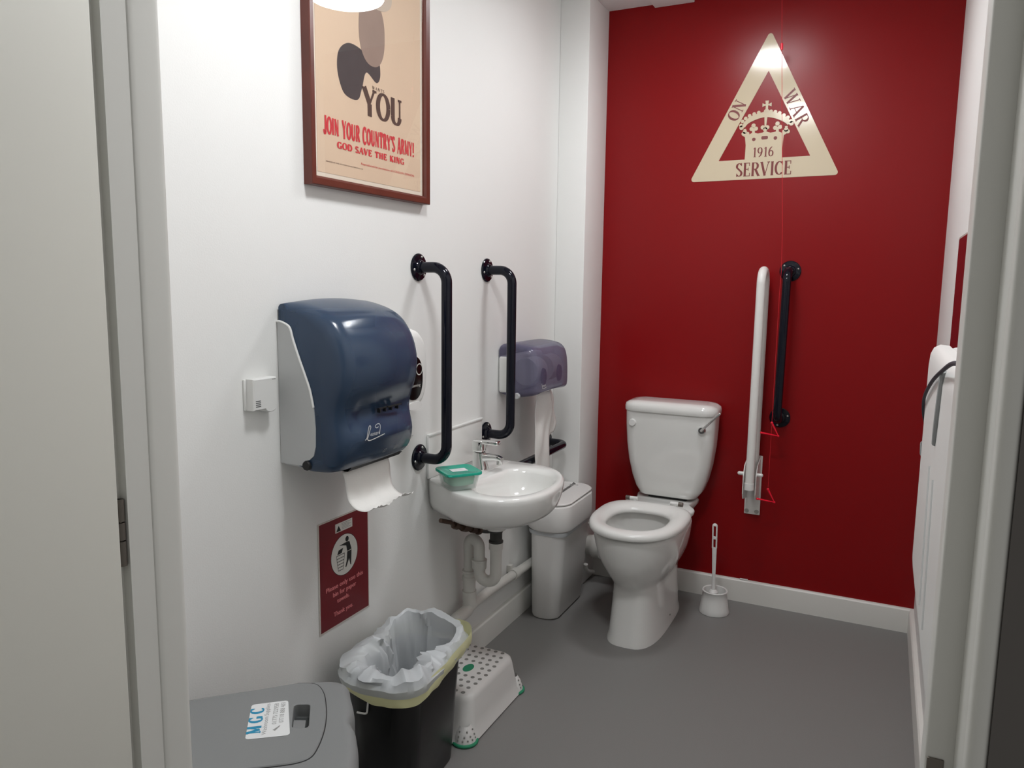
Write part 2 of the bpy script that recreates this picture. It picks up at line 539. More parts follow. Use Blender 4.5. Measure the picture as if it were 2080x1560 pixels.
def skirting(pts, inward, name):
    """plinth with a softened top edge along a straight run"""
    (x0, y0), (x1, y1) = pts
    prof = [(0, 0), (0.0175, 0), (0.0175, 0.088), (0.0165, 0.094), (0.012, 0.099), (0, 0.1)]
    gm = G()
    gm.loft([[(px + inward[0] * d, py + inward[1] * d, z) for d, z in prof] for (px, py) in ((x0, y0), (x1, y1))])
    return struct(gm.make(name, 'trim', angle=25))


skirting(((0, 0.70), (0, 3.118)), (1, 0), 'baseboard_left')
skirting(((W, 0.70), (W, D)), (-1, 0), 'baseboard_right')
skirting(((0.131, D), (W, D)), (0, -1), 'baseboard_back')
# boxed trunking at the head of the red wall
struct(G().rbox(0.335, 0.505, 3.20, D, 2.5655, H, 0.003).make('trim_1', 'ceil'))

# door frame: left lining flush with a rounded bead, right lining with a planted stop, head
fl = G().box(0.430, 0.475, 0.6205, 0.6545, 0, 2.08).box(0.430, 0.461, 0.60, 0.6205, 0, 2.08)
fl.loft([[(x, y, z) for x, y in ([(0.430, 0.6545)] + [(0.4735, 0.6545)] + [(0.4745 + 0.0015 * math.sin(t), 0.6590 - 0.0035 * math.cos(t)) for t in (0, .5, 1.0)] +
        [(0.4762, 0.664), (0.4762, 0.690)] + [(0.4742 + 0.002 * math.cos(t), 0.694 + 0.006 * math.sin(t)) for t in (0, .6, 1.2)] + [(0.430, 0.70)])] for z in (0, 2.08)])
struct(fl.make('trim_2', 'frame', angle=50))
fr_ = G().rbox(1.384, 1.416, 0.606, 0.70, 0, 2.08, 0.004)
fr_.rbox(1.364, 1.386, 0.6585, 0.70, 0, 2.06, 0.0025)
fr_.rbox(1.3835, 1.397, 0.588, 0.610, 0, 2.10, 0.0055, 4)
strk = struct(fr_.make('trim_3', 'frame', angle=50))
struct(G().box(0.43, 1.416, 0.60, 0.70, 2.04, 2.08).make('trim_4', 'frame', smooth=False))
keep = thing('strike_plate', 'dark metal strike plate low on the right door frame', 'strike plate', (1.372, 0.657, 0.965))
gk = G(); gk.rbox(1.3655, 1.3775, 0.6565, 0.659, 0.93, 1.017, 0.001, 2)
gk.make('plate', 'hinge', keep)
gk = G(); gk.rbox(1.368, 1.375, 0.6555, 0.6575, 0.955, 1.0, 0.0008, 2)
gk.make('latch_hole', 'greydark', keep)

# door leaf, swung open towards the corridor
dr = struct(G().rbox(0.431, 0.4745, -0.28, 0.6085, 0.006, 2.03, 0.002, 2).make('door_1', 'door'))
hg = G()
for z0, z1 in ((1.030, 1.062), (1.064, 1.086), (1.088, 1.116)):
    hg.cyl((0.4690, 0.6146, z0), (0.4690, 0.6146, z1), 0.0050, seg=14)
hg.box(0.4605, 0.470, 0.6125, 0.6155, 1.03, 1.116)
hg.make('hinge', 'hinge', dr)


# ================================================================== LAMPS
def bulkhead(x, y, label, glow):
    t = thing('ceiling_lamp', label, 'lamp', (x, y, H), 'round ceiling lamps')
    G().lathe((x, y, H), [(0.001, 0), (0.155, 0), (0.159, -0.006), (0.159, -0.062), (0.153, -0.067), (0.001, -0.067)], 56).make('base_ring', 'plastic', t)
    prof = [(0.001, -0.064)] + [(0.150, -0.064)] + [(0.150 * math.cos(a), -0.066 - 0.022 * math.sin(a)) for a in [R(90 * k / 10) for k in range(11)][:-1]] + [(0.001, -0.088)]
    G().lathe((x, y, H), prof, 56).make('opal_bowl', glow, t)


bulkhead(0.75, 2.60, 'round white ceiling lamp in front of the red wall, lit', 'lamp_dim')
bulkhead(0.75, 1.36, 'round white ceiling lamp near the doorway, lit', 'lamp')

# ================================================================== WALL ITEMS, LEFT WALL
# framed poster
po = thing('framed_poster', 'tan poster in a dark red-brown wooden frame on the white wall', 'picture', (0, 1.775, 1.625))
y0, y1, z0, z1 = 1.505, 2.045, 1.625, 2.445
fw = 0.0235
gm = G()
ring = lambda yy0, yy1, zz0, zz1, x: [(x, yy0, zz0), (x, yy1, zz0), (x, yy1, zz1), (x, yy0, zz1)]
gm.loft([ring(y0, y1, z0, z1, 0.0005), ring(y0, y1, z0, z1, 0.026), ring(y0 + .002, y1 - .002, z0 + .002, z1 - .002, 0.028),
         ring(y0 + fw - .006, y1 - fw + .006, z0 + fw - .006, z1 - fw + .006, 0.025), ring(y0 + fw, y1 - fw, z0 + fw, z1 - fw, 0.020), ring(y0 + fw, y1 - fw, z0 + fw, z1 - fw, 0.0005)], False, False)
gm.make('frame', 'wood', po, angle=20)
G().box(0.0008, 0.0135, y0 + fw, y1 - fw, z0 + fw, z1 - fw).make('mount', 'mount', po, smooth=False)
pr = G().box(0.0135, 0.0142, y0 + fw + .012, y1 - fw - .012, z0 + fw + .012, z1 - fw - .012).make('print', 'tan', po, smooth=False)
PX = 0.0142


def pfr(y, z):
    return LEFTW(y, z, PX)


gm = G(); serif_text(gm, 'YOU', pfr(1.728, 1.834), 0.072, 0.186, thick=.25, thin=.085, gap=.02); gm.make('large_lettering', 'inkbrown', pr, smooth=False)
gm = G()
serif_text(gm, "JOIN YOUR COUNTRY'S ARMY!", pfr(1.566, 1.758), 0.041, 0.408, thick=.33, thin=.15, serif=0, gap=.08, grow=1.12)
gm.make('red_lettering', 'inkred', pr, smooth=False)
gm = G()
serif_text(gm, 'GOD SAVE THE KING', pfr(1.618, 1.7285), 0.0165, 0.303, thick=.32, thin=.12, gap=.10)
gm.make('red_lettering', 'inkred', pr, smooth=False)
gm = G()
label_text(gm, 'Reproduced by permission of LONDON OPINION', pfr(1.716, 1.7005), 0.0085, width=0.257)
gm.make('red_lettering', 'inkred', pr, smooth=False)
gm = G(); serif_text(gm, 'WANTS', pfr(1.770, 1.9085), 0.008, 0.056, h=.0006, thick=.16, gap=.25)
gm.make('small_lettering', 'inkbrown', pr, smooth=False)
gm = G()
label_text(gm, 'PRINTED BY THE VICTORIA HOUSE PRINTING CO', pfr(1.572, 1.688), 0.0045, width=0.152)
gm.make('small_lettering', 'inkbrown', pr, smooth=False)
# the picture above the words: a plain grey shape of about the same size (generic stand-in)
gm = G()
gm.prism(spline([(1.622, 1.935), (1.632, 1.975), (1.668, 2.0), (1.715, 2.0), (1.76, 1.985), (1.80, 1.99), (1.808, 1.95), (1.79, 1.928), (1.745, 1.945), (1.725, 1.90), (1.705, 1.866), (1.655, 1.868), (1.632, 1.895)], 6, True),
         frame((PX, 0, 0), (0, 1, 0), (0, 0, 1)), 0.0001, 0.0004)
gm.make('dark_shape', 'inkgrey', pr, smooth=False)
gm = G()
gm.prism(sell(1.772, 2.055, 0.058, 0.088, 2.3), frame((PX, 0, 0), (0, 1, 0), (0, 0, 1)), 0.0001, 0.0007)
gm.make('grey_shape', 'inkmid', pr, smooth=False)
gm = G()
gm.prism(sell(1.79, 2.165, 0.075, 0.045, 2.2), frame((PX, 0, 0), (0, 1, 0), (0, 0, 1)), 0.0001, 0.0010)
gm.make('pale_shape', 'inkpale', pr, smooth=False)
gp = G().add([(0.0175, y0 + fw, z0 + fw), (0.0175, y1 - fw, z0 + fw), (0.0175, y1 - fw, z1 - fw), (0.0175, y0 + fw, z1 - fw)], [(0, 1, 2, 3)])
gp = gp.make('glazing', 'glass', po, smooth=False)

# small wall sensor
th = thing('wall_sensor', 'small white plastic sensor box on the wall beside the towel dispenser', 'sensor', (0, 1.318, 1.085))
gm = G(); gm.rbox(0.0, 0.006, 1.282, 1.366, 1.090, 1.162, 0.002, 2); gm.make('back_plate', 'plastic', th)
gm = G()
prof = [(1.275 + .01, 1.164), (1.356, 1.164), (1.356, 1.092)]
out = [(1.287, 1.163), (1.362, 1.163), (1.362, 1.090)] + [(1.343 + 0.018 * math.cos(a), 1.090 - 0.009 * math.sin(a)) for a in [R(20 * k) for k in range(1, 9)]] + [(1.324, 1.0905), (1.287, 1.0905)]
gm.loft([[(x, y, z) for (y, z) in out] for x in (0.005, 0.026)] + [[(0.029, 1.3235 + (y - 1.3235) * .93, 1.127 + (z - 1.127) * .95) for (y, z) in out]])
gm.make('cover', 'plastic', th, angle=30)
gm = G()
for k in range(4):
    gm.box(0.0288, 0.0294, 1.2925, 1.308, 1.0985 + k * .0042, 1.1002 + k * .0042)
gm.make('vent_slots', 'greydark', th, smooth=False)
G().box(0.0288, 0.0294, 1.346, 1.357, 1.158, 1.1595).make('maker_mark', 'greyink', th, smooth=False)

# paper towel dispenser
td = thing('paper_towel_dispenser', 'large smoky blue paper towel dispenser on the left wall', 'dispenser', (0, 1.56, 0.917))
YA, YB = 1.400, 1.720
PROF = [(0.004, 1.325), (0.012, 1.333), (0.045, 1.334), (0.10, 1.322), (0.140, 1.304), (0.168, 1.278), (0.188, 1.242), (0.199, 1.200), (0.199, 1.160), (0.192, 1.125), (0.181, 1.095), (0.175, 1.070),
        (0.175, 1.048), (0.180, 1.025), (0.184, 1.000), (0.181, 0.975), (0.172, 0.952), (0.156, 0.935), (0.130, 0.928), (0.09, 0.926), (0.06, 0.932), (0.03, 0.945), (0.004, 0.950)]
PROF = [(p.x, p.y) for p in spline(PROF, 3)]
gm = G()
rings = []
stations = [(YA, .035), (YA + .003, .020), (YA + .010, .009), (YA + .022, .002), (YA + .04, 0)] + [(YA + .05 + k * .0184, 0) for k in range(1, 12)] + [(YB - .03, 0), (YB - .016, .003), (YB - .007, .010), (YB - .002, .020), (YB, .032)]
for y, ins in stations:
    ring_ = []
    mid = max(0, min(1, (y - 1.445) / .03)) * max(0, min(1, (1.700 - y) / .02))
    for (x, z) in PROF:
        cz = 1.13
        k = ins
        px = x - k * max(0, min(1, (x - 0.03) / 0.10))
        pz = z - k * .5 * max(-1, min(1, (z - cz) / 0.16)) if x > 0.03 else z
        # raised pad between the waist and the lip, and a bowed belly
        pad = 0.010 * mid * math.exp(-((z - 1.012) / .022) ** 2) - 0.010 * mid * math.exp(-((z - 1.075) / .03) ** 2)
        bow = 0.012 * math.sin(PI * (y - YA) / (YB - YA)) * max(0, min(1, (x - .1) / .08))
        top = 0.010 * math.sin(PI * (y - YA) / (YB - YA)) * (1 if z > 1.28 else 0)
        ring_.append((px + (pad if x > .15 else 0) + bow, y, pz + top))
    rings.append(ring_)
gm.loft(rings, True, True)
cover = gm.make('cover', 'blue', td, angle=40)
# pale housing: the side cheek that shows left of the cover, and the back
cheek = [(0.001, 1.2905), (0.012, 1.291), (0.034, 1.283), (0.043, 1.272), (0.050, 1.249), (0.066, 1.208), (0.083, 1.168), (0.098, 1.130), (0.107, 1.090), (0.111, 1.04), (0.110, 0.995), (0.104, 0.972), (0.090, 0.960), (0.076, 0.957), (0.068, 0.944), (0.001, 0.944)]
gm = G(); gm.loft([[(x, y, z) for x, z in cheek] for y in (YA - .0025, YA + .004)]); gm.make('side_panel', 'housing', td, angle=25)
edge = [(0.001, 1.2905), (0.012, 1.291), (0.034, 1.283), (0.043, 1.272), (0.050, 1.249), (0.066, 1.208), (0.083, 1.168), (0.098, 1.130), (0.107, 1.090)]
gm = G(); gm.tube([(x, YA - .003, z) for x, z in spline(edge, 4)], 0.0028, 8); gm.make('edge_bead', 'plastic', td)
gm = G(); gm.rbox(0.001, 0.06, YA + .006, YB - .006, 0.936, 1.318, .006); gm.make('back_housing', 'housing', td)
gm = G(); gm.rbox(0.064, 0.165, YA + .03, YB - .03, 1.120, 1.27, .045, 6); gm.make('paper_roll', 'paper', td)
gm = G(); gm.rbox(0.065, 0.15, YA + .03, YB - .03, 0.95, 1.06, .012, 3); gm.make('feed_unit', 'blackmatt', td)
gm = G(); gm.lathe((0.083, YA - .001, 0.946), [(0.001, -.006), (0.0105, -.006), (0.012, -.003), (0.012, .004)], 24, 'y'); gm.make('lock', 'blackmatt', td)
gm = G(); lo = [(1.545, .1905), (1.58, .1935), (1.61, .1935), (1.64, .193)]
for i in range(3):
    (a, xa), (b, xb) = lo[i], lo[i + 1]
    gm.box(xa - .006, xa - .0005, a, b, 1.0715, 1.0745)
for a in (1.548, 1.572, 1.597, 1.625):
    gm.box(0.181, 0.191, a, a + .003, 1.062, 1.073)
gm.make('paper_gauge_slot', 'blackmatt', td, smooth=False)
gm = G()
o_, w_ = 1.578, .11
pts = [(o_ - w_ * math.cos(PI * k / 20), .925 + .004 * math.sin(PI * k / 20)) for k in range(21)]
gm.loft([[(0.148 - .05 * math.sin(PI * k / 20) ** .6 + .013, y, 0.9335 - .0025 * (1 - math.sin(PI * k / 20))) for k, (y, z) in enumerate(pts)],
         [(0.161 - .002, y, 0.9325 + .006 * math.sin(PI * k / 20)) for k, (y, z) in enumerate(pts)],
         [(0.150, y, 0.9235) for k, (y, z) in enumerate(pts)], [(0.10, y, 0.9225) for k, (y, z) in enumerate(pts)]], False, False, closed=False)
gm.make('paper_mouth', 'blackmatt', td)
fs = frame((0.2020, 1.466, 1.0105), (0.10, 1, 0), (-.06, 0, 1))
gm = G()
strip(gm, spline([(.004, -.003), (.010, .001), (.014, .012), (.019, .026), (.023, .030), (.026, .026), (.022, .018), (.016, .006), (.012, -.002), (.020, -.006), (.045, -.003), (.075, .002)], 5), [.0022] * 56, fs, .0)
label_text(gm, 'eonard', (fs[0] + fs[1] * .022 + fs[2] * .004, fs[1], fs[2], fs[3]), .014, .0, width=.036, shear=.3)
strip(gm, spline([(.055, .006), (.060, .020), (.058, .029), (.048, .030), (.042, .025), (.047, .021), (.054, .023)], 5), [.0018] * 31, fs, .0)
gm.make('maker_script', 'offwhite', td, smooth=False)
for cy, cz, cx in ((1.567, .963, .1885), (1.615, .963, .1885), (1.690, .975, .187)):
    gm = G()
    fk = frame((cx + .0015, cy, cz), (0, 1, 0), (.55, 0, 1))
    strip(gm, [(-.008, -.003), (0, .004), (.008, .002), (.004, -.004), (-.006, -.005)], [.0012] * 5, fk, .0)
    strip(gm, [(-.004, 0), (.006, .006)], [.0012] * 2, fk, .0)
    gm.make('printed_symbol', 'greyink', td, smooth=False)

# the paper towel hanging out of it
gm = G()
rows = []
path = spline([(0.136, .9215), (0.143, .905), (0.148, .870), (0.156, .845), (0.178, .829), (0.206, .828), (0.226, .838)], 4)
for i, p in enumerate(path):
    t = i / (len(path) - 1)
    rows.append([(p.x + .003 * math.sin(k * 1.1) * t - .012 * t * (k / 20), 1.463 + (1.657 - 1.463) * k / 20 + .004 * t,
                  p.y + .004 * t * math.sin(k * .5 + 1) + (.0018 * (-1) ** k if i == len(path) - 1 else 0)) for k in range(21)])
gm.loft(rows, False, False, closed=False)
pt = gm.make('paper_towel', 'paper')
tag(pt, 'white paper towel sheet hanging out below the blue dispenser', 'paper towel')
md = pt.modifiers.new('thickness', 'SOLIDIFY'); md.thickness = .0006

# soap dispenser half hidden behind it
sd = thing('soap_dispenser', 'white soap dispenser with black oval window behind the blue towel dispenser', 'dispenser', (0, 1.858, 1.009))
gm = G()
rg = []
for x, k in ((0.001, 1.0), (0.03, 1.0), (0.055, .985), (0.075, .94), (0.086, .86), (0.090, .76)):
    rg.append([(x, y, z) for y, z in sell(1.858, 1.133, .080 * k, .124 * k, 2.6, 48)])
gm.loft(rg); gm.make('body', 'plastic', sd, angle=50)
gm = G()
gm.loft([[(x, y, z) for y, z in sell(1.852, 1.110, .046 * k, .064 * k, 2.3, 40)] for x, k in ((.088, 1.0), (.0925, 1.0), (.094, .93))])
gm.make('window', 'soapwin', sd, angle=50)
gm = G()
gm.loft([[(x, y, z) for y, z in sell(1.858, 1.028, .040 * k, .014 * k, 2.3, 30)] for x, k in ((.080, 1.0), (.092, .9))]); gm.make('push_lip', 'plastic', sd, angle=50)
gm = G(); label_text(gm, 'Foaming', LEFTW(1.830, 1.085, .0945), .012, .0003, width=.05)
gm.make('lettering', 'offwhite', sd, smooth=False)
gm = G()
strip(gm, _arc(0, 0, .016, .016, 0, 360, 20), [.003] * 21, LEFTW(1.876, 1.135, .0945), .0003)
gm.make('emblem', 'offwhite', sd, smooth=False)

# red notice on the wall
no = thing('wall_notice', 'dark red laminated notice about paper towels on the wall above the open bin', 'sign', (0, 1.637, 0.443))
NY0, NY1, NZ0, NZ1 = 1.531, 1.742, 0.441, 0.744
G().rbox(0.0005, 0.0014, NY0 - .006, NY1 + .004, NZ0 - .006, NZ1 + .004, .0004, 1).make('laminate', 'laminate', no)
sh = G().box(0.0014, 0.0018, NY0, NY1, NZ0, NZ1).make('sheet', 'maroon', no, smooth=False)
nf = frame((0.0018, 0, 0), (0, 1, 0), (0, 0, 1))
G().prism([(1.597, .703), (1.671, .703), (1.671, .7285), (1.597, .7285)], nf, 0, .0003).make('museum_label', 'offwhite', no, smooth=False)
gm = G()
gm.prism([(1.601, .7055), (1.621, .7055), (1.611, .7215)], nf, .0003, .0005)
gm.make('label_triangle', 'blackink', no, smooth=False)
gm = G()
for k in range(5):
    gm.prism([(1.624, .7075 + k * .004), (1.664 - (k % 2) * .008, .7075 + k * .004), (1.664 - (k % 2) * .008, .709 + k * .004), (1.624, .709 + k * .004)], nf, .0003, .0005)
gm.make('label_lines', 'greyink', no, smooth=False)
G().prism(sell(1.635, .6325, .0575, .0575, 2, 48), nf, 0, .0003).make('pictogram_disc', 'offwhite', no, smooth=False)
G().prism(sell(1.635, .6325, .0590, .0590, 2, 48), nf, 0, .0002).make('disc_rim', 'blackink', no, smooth=False)
gm = G()
hp = lambda P: gm.prism(P, nf, .0003, .0006)
hp(sell(1.6465, .6742, .0072, .0078, 2, 20))
hp([(1.6125, .6635), (1.636, .6655), (1.6515, .6655), (1.657, .6640), (1.6655, .6395), (1.6465, .6385), (1.6425, .6560), (1.628, .6605)])
hp([(1.6465, .6370), (1.6655, .6375), (1.6625, .5935), (1.6595, .5950), (1.6545, .6150), (1.641, .5935), (1.6375, .5955), (1.6440, .6130)])
hp([(1.6095, .6515), (1.6285, .6535), (1.6225, .6405), (1.6030, .6395)])
for k in range(6):
    z = .6375 - k * .0088
    a = 1.5995 + k * .0014
    b = 1.6345 - k * .0012
    hp([(a, z - .0016), (b, z - .0016), (b, z), (a, z)])
for a, b in (((1.5995, .637), (1.6065, .594)), ((1.6345, .637), (1.6285, .594))):
    hp([(a[0] - .0006, a[1]), (a[0] + .0006, a[1]), (b[0] + .0006, b[1]), (b[0] - .0006, b[1])])
gm.make('pictogram', 'blackink', no, smooth=False)
for body, ya, yb, z in (('Please only use this', 1.552, 1.714, .5475), ('bin for paper', 1.581, 1.682, .5255), ('towels.', 1.599, 1.652, .5035), ('Thank you.', 1.583, 1.667, .4685)):
    gm = G()
    for dy in (0, .0006, .0012):
        label_text(gm, body, (nf[0] + V(0, ya + dy, z), nf[1], nf[2], nf[3]), .0185, .0004 + dy * .1, width=yb - ya)
    gm.make('lettering_line', 'pinkink', sh, smooth=False)


# black grab rails
def flange(gm_, c, n, r=.0425):
    c, n = Vector(c), Vector(n)
    prof = [(.001, .0), (r, .0), (r, .003), (r - .003, .006), (.024, .0085), (.0205, .014), (.0175, .016)]
    a = n.orthogonal().normalized(); b = n.cross(a)
    gm_.loft([[c + n * h + (a * math.cos(2 * PI * k / 36) + b * math.sin(2 * PI * k / 36)) * rr for k in range(36)] for rr, h in prof])


def grab_rail(label, ends, off, n, spin=0.4, group='black grab rails', rad=.0168):
    n = Vector(n)
    A, B = Vector(ends[0]), Vector(ends[1])
    t = thing('grab_rail', label, 'grab rail', ends[1], group)
    gm_ = G().tube(fillet([A + n * .006, A + n * off, B + n * off, B + n * .006], .062, 10), rad, 22)
    gm_.make('bar', 'black', t)
    for c in (A, B):
        gf_ = G(); flange(gf_, c + n * .0008, n)
        fo = gf_.make('flange', 'black', t)
        a = n.orthogonal().normalized(); b = n.cross(a)
        for k in range(3):
            p = c + n * .0070 + (a * math.cos(2 * PI * k / 3 + spin) + b * math.sin(2 * PI * k / 3 + spin)) * .0325
            gs = G().ball(p, .0046, 10); gs.make('screw', 'screw', fo)
    return t


grab_rail('black vertical grab rail on the white wall between towel dispenser and basin', ((0, 2.017, 1.434), (0, 2.017, .8315)), .1035, (1, 0, 0), .5)
grab_rail('black vertical grab rail on the white wall right of the basin tap', ((0, 2.471, 1.434), (0, 2.471, .8315)), .1035, (1, 0, 0), .5)
grab_rail('black horizontal grab rail low on the wall behind the hanging toilet paper', ((0, 3.06, .691), (0, 2.49, .691)), .088, (1, 0, 0), 1.2)
grab_rail('black vertical grab rail on the red wall beside the white fold-up rail', ((.949, D, 1.452), (.942, D, .838)), .1, (0, -1, 0), .55)

# white splashback tile
sp = thing('splashback', 'white splashback panel on the wall behind the basin', 'splashback', (0, 2.247, .741))
G().rbox(.0005, .008, 2.066, 2.431, .7500, .892, .0015, 2).make('panel', 'ceramic', sp)
G().rbox(.0005, .0115, 2.063, 2.433, .890, .8985, .003, 3).make('top_trim', 'plastic', sp)
G().rbox(.0005, .0095, 2.061, 2.068, .7500, .893, .002, 2).make('side_trim', 'plastic', sp)

# ================================================================== BASIN
ba = thing('wash_basin', 'white ceramic wall basin with chrome tap under the black grab rails', 'basin', (0, 2.22, .575))
OUT = spline([(0.0015, 2.435), (.06, 2.435), (.14, 2.435), (.24, 2.430), (.325, 2.395), (.388, 2.305), (.415, 2.19), (.405, 2.075), (.355, 1.985), (.275, 1.945), (.185, 1.957), (.10, 2.005), (.0015, 2.070)], 5)
OUT = [(p.x, p.y) for p in OUT]
NB = len(OUT)


def shrink(k, kx, cx=0.06, cy=2.215):
    o = []
    for x, y in OUT:
        o.append((max(.0015, x * kx), cy + (y - cy) * k))
    return o


gm = G()
rg = []
for z, k, kx in ((.624, .34, .55), (.625, .46, .64), (.629, .65, .77), (.638, .81, .87), (.655, .905, .93), (.670, .95, .96), (.700, .98, .985), (.725, .998, .998), (.738, 1.0, 1.0), (.7455, .992, .993), (.7485, .975, .975)):
    rg.append([(x, y, z) for x, y in shrink(k, kx)])
bc = (.262, 2.190)
inner = []
for i in range(NB):
    # matching bowl-edge point: same bearing from the bowl centre, wrapped evenly
    x, y = OUT[i]
    a = math.atan2(y - bc[1], (x - bc[0]) + (0.0))
    inner.append(a)
for z, rx, ry, sh in ((.7475, 1.10, 1.08, 0), (.743, 1.0, 1.0, 0), (.730, .95, .955, 0), (.705, .90, .91, 0), (.680, .82, .84, 0), (.660, .66, .70, 0), (.648, .42, .45, 0), (.644, .14, .12, 0)):
    ring_ = []
    for a in inner:
        c, s_ = math.cos(a), math.sin(a)
        ring_.append((bc[0] + .118 * rx * math.copysign(abs(c) ** .85, c), bc[1] + .178 * ry * math.copysign(abs(s_) ** .9, s_), z))
    rg.append(ring_)
gm.loft(rg, True, True)
basin_body = gm.make('bowl', 'ceramic', ba, angle=75)
gm = G(); gm.lathe((bc[0] - .02, bc[1], .6445), [(.001, .0006), (.020, .0006), (.022, .002), (.018, .003), (.001, .0022)], 28); gm.make('plug_hole', 'chrome', ba)
gm = G(); gm.rbox(.0005, .126, 2.075, 2.43, .7445, .7492, .002, 2); gm.make('tap_ledge', 'ceramic', ba)
gm = G(); gm.lathe((.16, 2.255, 0), [(.001, .630), (.053, .630), (.050, .595), (.043, .563), (.032, .548), (.001, .548)], 32); gm.make('outlet_boss', 'ceramic', ba)
# mixer tap
TX, TY = .080, 2.275
gm = G()
gm.loft([[(TX + dx + p[0], TY + p[1], z) for p in rrect(0, 0, hx, hy, .012, 5)] for z, hx, hy, dx in ((.7490, .026, .023, .006), (.757, .0245, .0215, .005), (.790, .0215, .0190, .001), (.8065, .0205, .0185, 0))])
gm.make('tap_body', 'chrome', ba, angle=50)
gm = G()
sp_path = [(TX + .010, .787, .0150, .0150), (TX + .035, .792, .0140, .0120), (TX + .062, .794, .0130, .0095), (TX + .080, .793, .0125, .008), (TX + .090, .789, .0115, .007)]
gm.loft([[(x, TY + p[0], z + p[1]) for p in rrect(0, 0, hy, hz, min(hy, hz) * .7, 4)] for x, z, hy, hz in sp_path])
gm.cyl((TX + .080, TY, .790), (TX + .080, TY, .772), .0100, .0108, 20)
gm.make('tap_spout', 'chrome', ba, angle=50)
gm = G()
gm.rbox(TX - .0205, TX + .0205, TY - .0185, TY + .0185, .8080, .851, .007, 4)
gm.rbox(TX + .005, TX + .078, TY - .0145, TY + .0145, .838, .852, .0045, 3)
gm.make('tap_lever', 'chrome', ba)

# supply valve and drain
vv = thing('supply_valve', 'tarnished copper shut-off valve and pipe under the basin', 'valve', (.06, 2.1, .55))
gm = G().tube(spline([(.050, 2.045, .622), (.060, 2.095, .603), (.074, 2.175, .572), (.080, 2.265, .535)], 6), .0075, 12); gm.xf(lambda p: (p[0] + .012, p[1] + .004, p[2] - .008 + (.008 if p[1] < 2.1 else 0))); gm.make('copper_pipe', 'copper', vv)
for c, r_, l in (((.064, 2.120, .594), .0130, .022), ((.072, 2.165, .577), .0160, .030), ((.077, 2.215, .555), .0130, .024), ((.079, 2.250, .541), .0150, .014)):
    c = Vector(c); d = Vector((.015, .13, -.055)).normalized() * l / 2
    gm = G().cyl(c - d, c + d, r_, seg=8); gm.xf(lambda p: (p[0] + .012, p[1] + .004, p[2] - .008 + (.008 if p[1] < 2.1 else 0))); gm.make('compression_nut', 'copper', vv)
gm = G().tube(spline([(.080, 2.255, .539), (.082, 2.315, .518), (.084, 2.348, .514), (.085, 2.362, .530), (.084, 2.350, .548), (.080, 2.325, .566), (.080, 2.31, .616)], 6), .0068, 10); gm.xf(lambda p: (p[0] + .012, p[1] + .004, p[2] - .008 + (.008 if p[1] < 2.1 else 0))); gm.make('hose', 'darknut', vv)

dp = thing('drain_pipe', 'white plastic bottle-neck trap and waste pipe under the basin', 'pipe', (.1, 2.26, .2))
DX, DY = .16, 2.255
gm = G(); gm.lathe((DX, DY, 0), [(.001, .545), (.023, .545), (.024, .540), (.0215, .536), (.0215, .512), (.025, .508), (.025, .502), (.001, .502)], 28)
gm.make('black_tailpiece', 'darknut', dp, label='black threaded tailpiece')
pr_ = .0205
gm = G().tube(fillet([(DX, DY, .502), (DX, DY, .357), (.098, 2.250, .357), (.098, 2.250, .420)], .0305, 10), pr_, 20); gm.make('trap_bend', 'pipe', dp)
gm = G().tube(fillet([(.098, 2.250, .415), (.098, 2.250, .496), (.046, 2.268, .496), (.046, 2.272, .36)], .0255, 10), pr_ - .001, 20); gm.make('return_bend', 'pipe', dp)
gm = G(); gm.lathe((.098, 2.250, 0), [(.02, .398), (.0255, .400), (.0255, .424), (.027, .426), (.027, .431), (.020, .432)], 24); gm.make('pipe_nut', 'pipe', dp)
gm = G(); gm.lathe((.046, 2.272, 0), [(.02, .338), (.0262, .340), (.0262, .352), (.0225, .356), (.0225, .366), (.0262, .369), (.0262, .376), (.020, .378)], 24); gm.make('pipe_nut', 'pipe', dp)
gm = G(); gm.lathe((DX, DY, 0), [(.020, .476), (.0245, .478), (.0245, .502), (.020, .503)], 24); gm.make('pipe_nut', 'pipe', dp)
gm = G().tube(fillet([(.046, 2.272, .345), (.046, 2.276, .230), (.044, 2.185, .226)], .03, 8), .0225, 20)
gm.ball((.044, 2.185, .226), .0225, 18)
gm.tube([(.046, 2.276, .238), (.046, 2.272, .30)], .0255, 20)
gm.make('elbow', 'pipe', dp)
gm = G().tube([(.040, 2.25, .231), (.0295, 2.45, .2235), (.0295, 3.10, .199)], .0180, 20); gm.make('waste_run', 'pipe', dp)
gm = G().tube([(.0295, 2.66, .2160), (.0295, 2.695, .2145)], .0225, 20)
gm.box(.001, .02, 2.665, 2.688, .222, .250)
gm.make('pipe_clip', 'pipe', dp)

# tub on the basin
tb = thing('food_tub', 'small clear plastic tub with teal lid standing on the basin rim', 'container', (.135, 2.032, .7495))
TC = (.140, 2.030)
TA = R(52)


def tubf(p):
    x, y, z = p
    return (TC[0] + x * math.cos(TA) - y * math.sin(TA), TC[1] + x * math.sin(TA) + y * math.cos(TA), z)


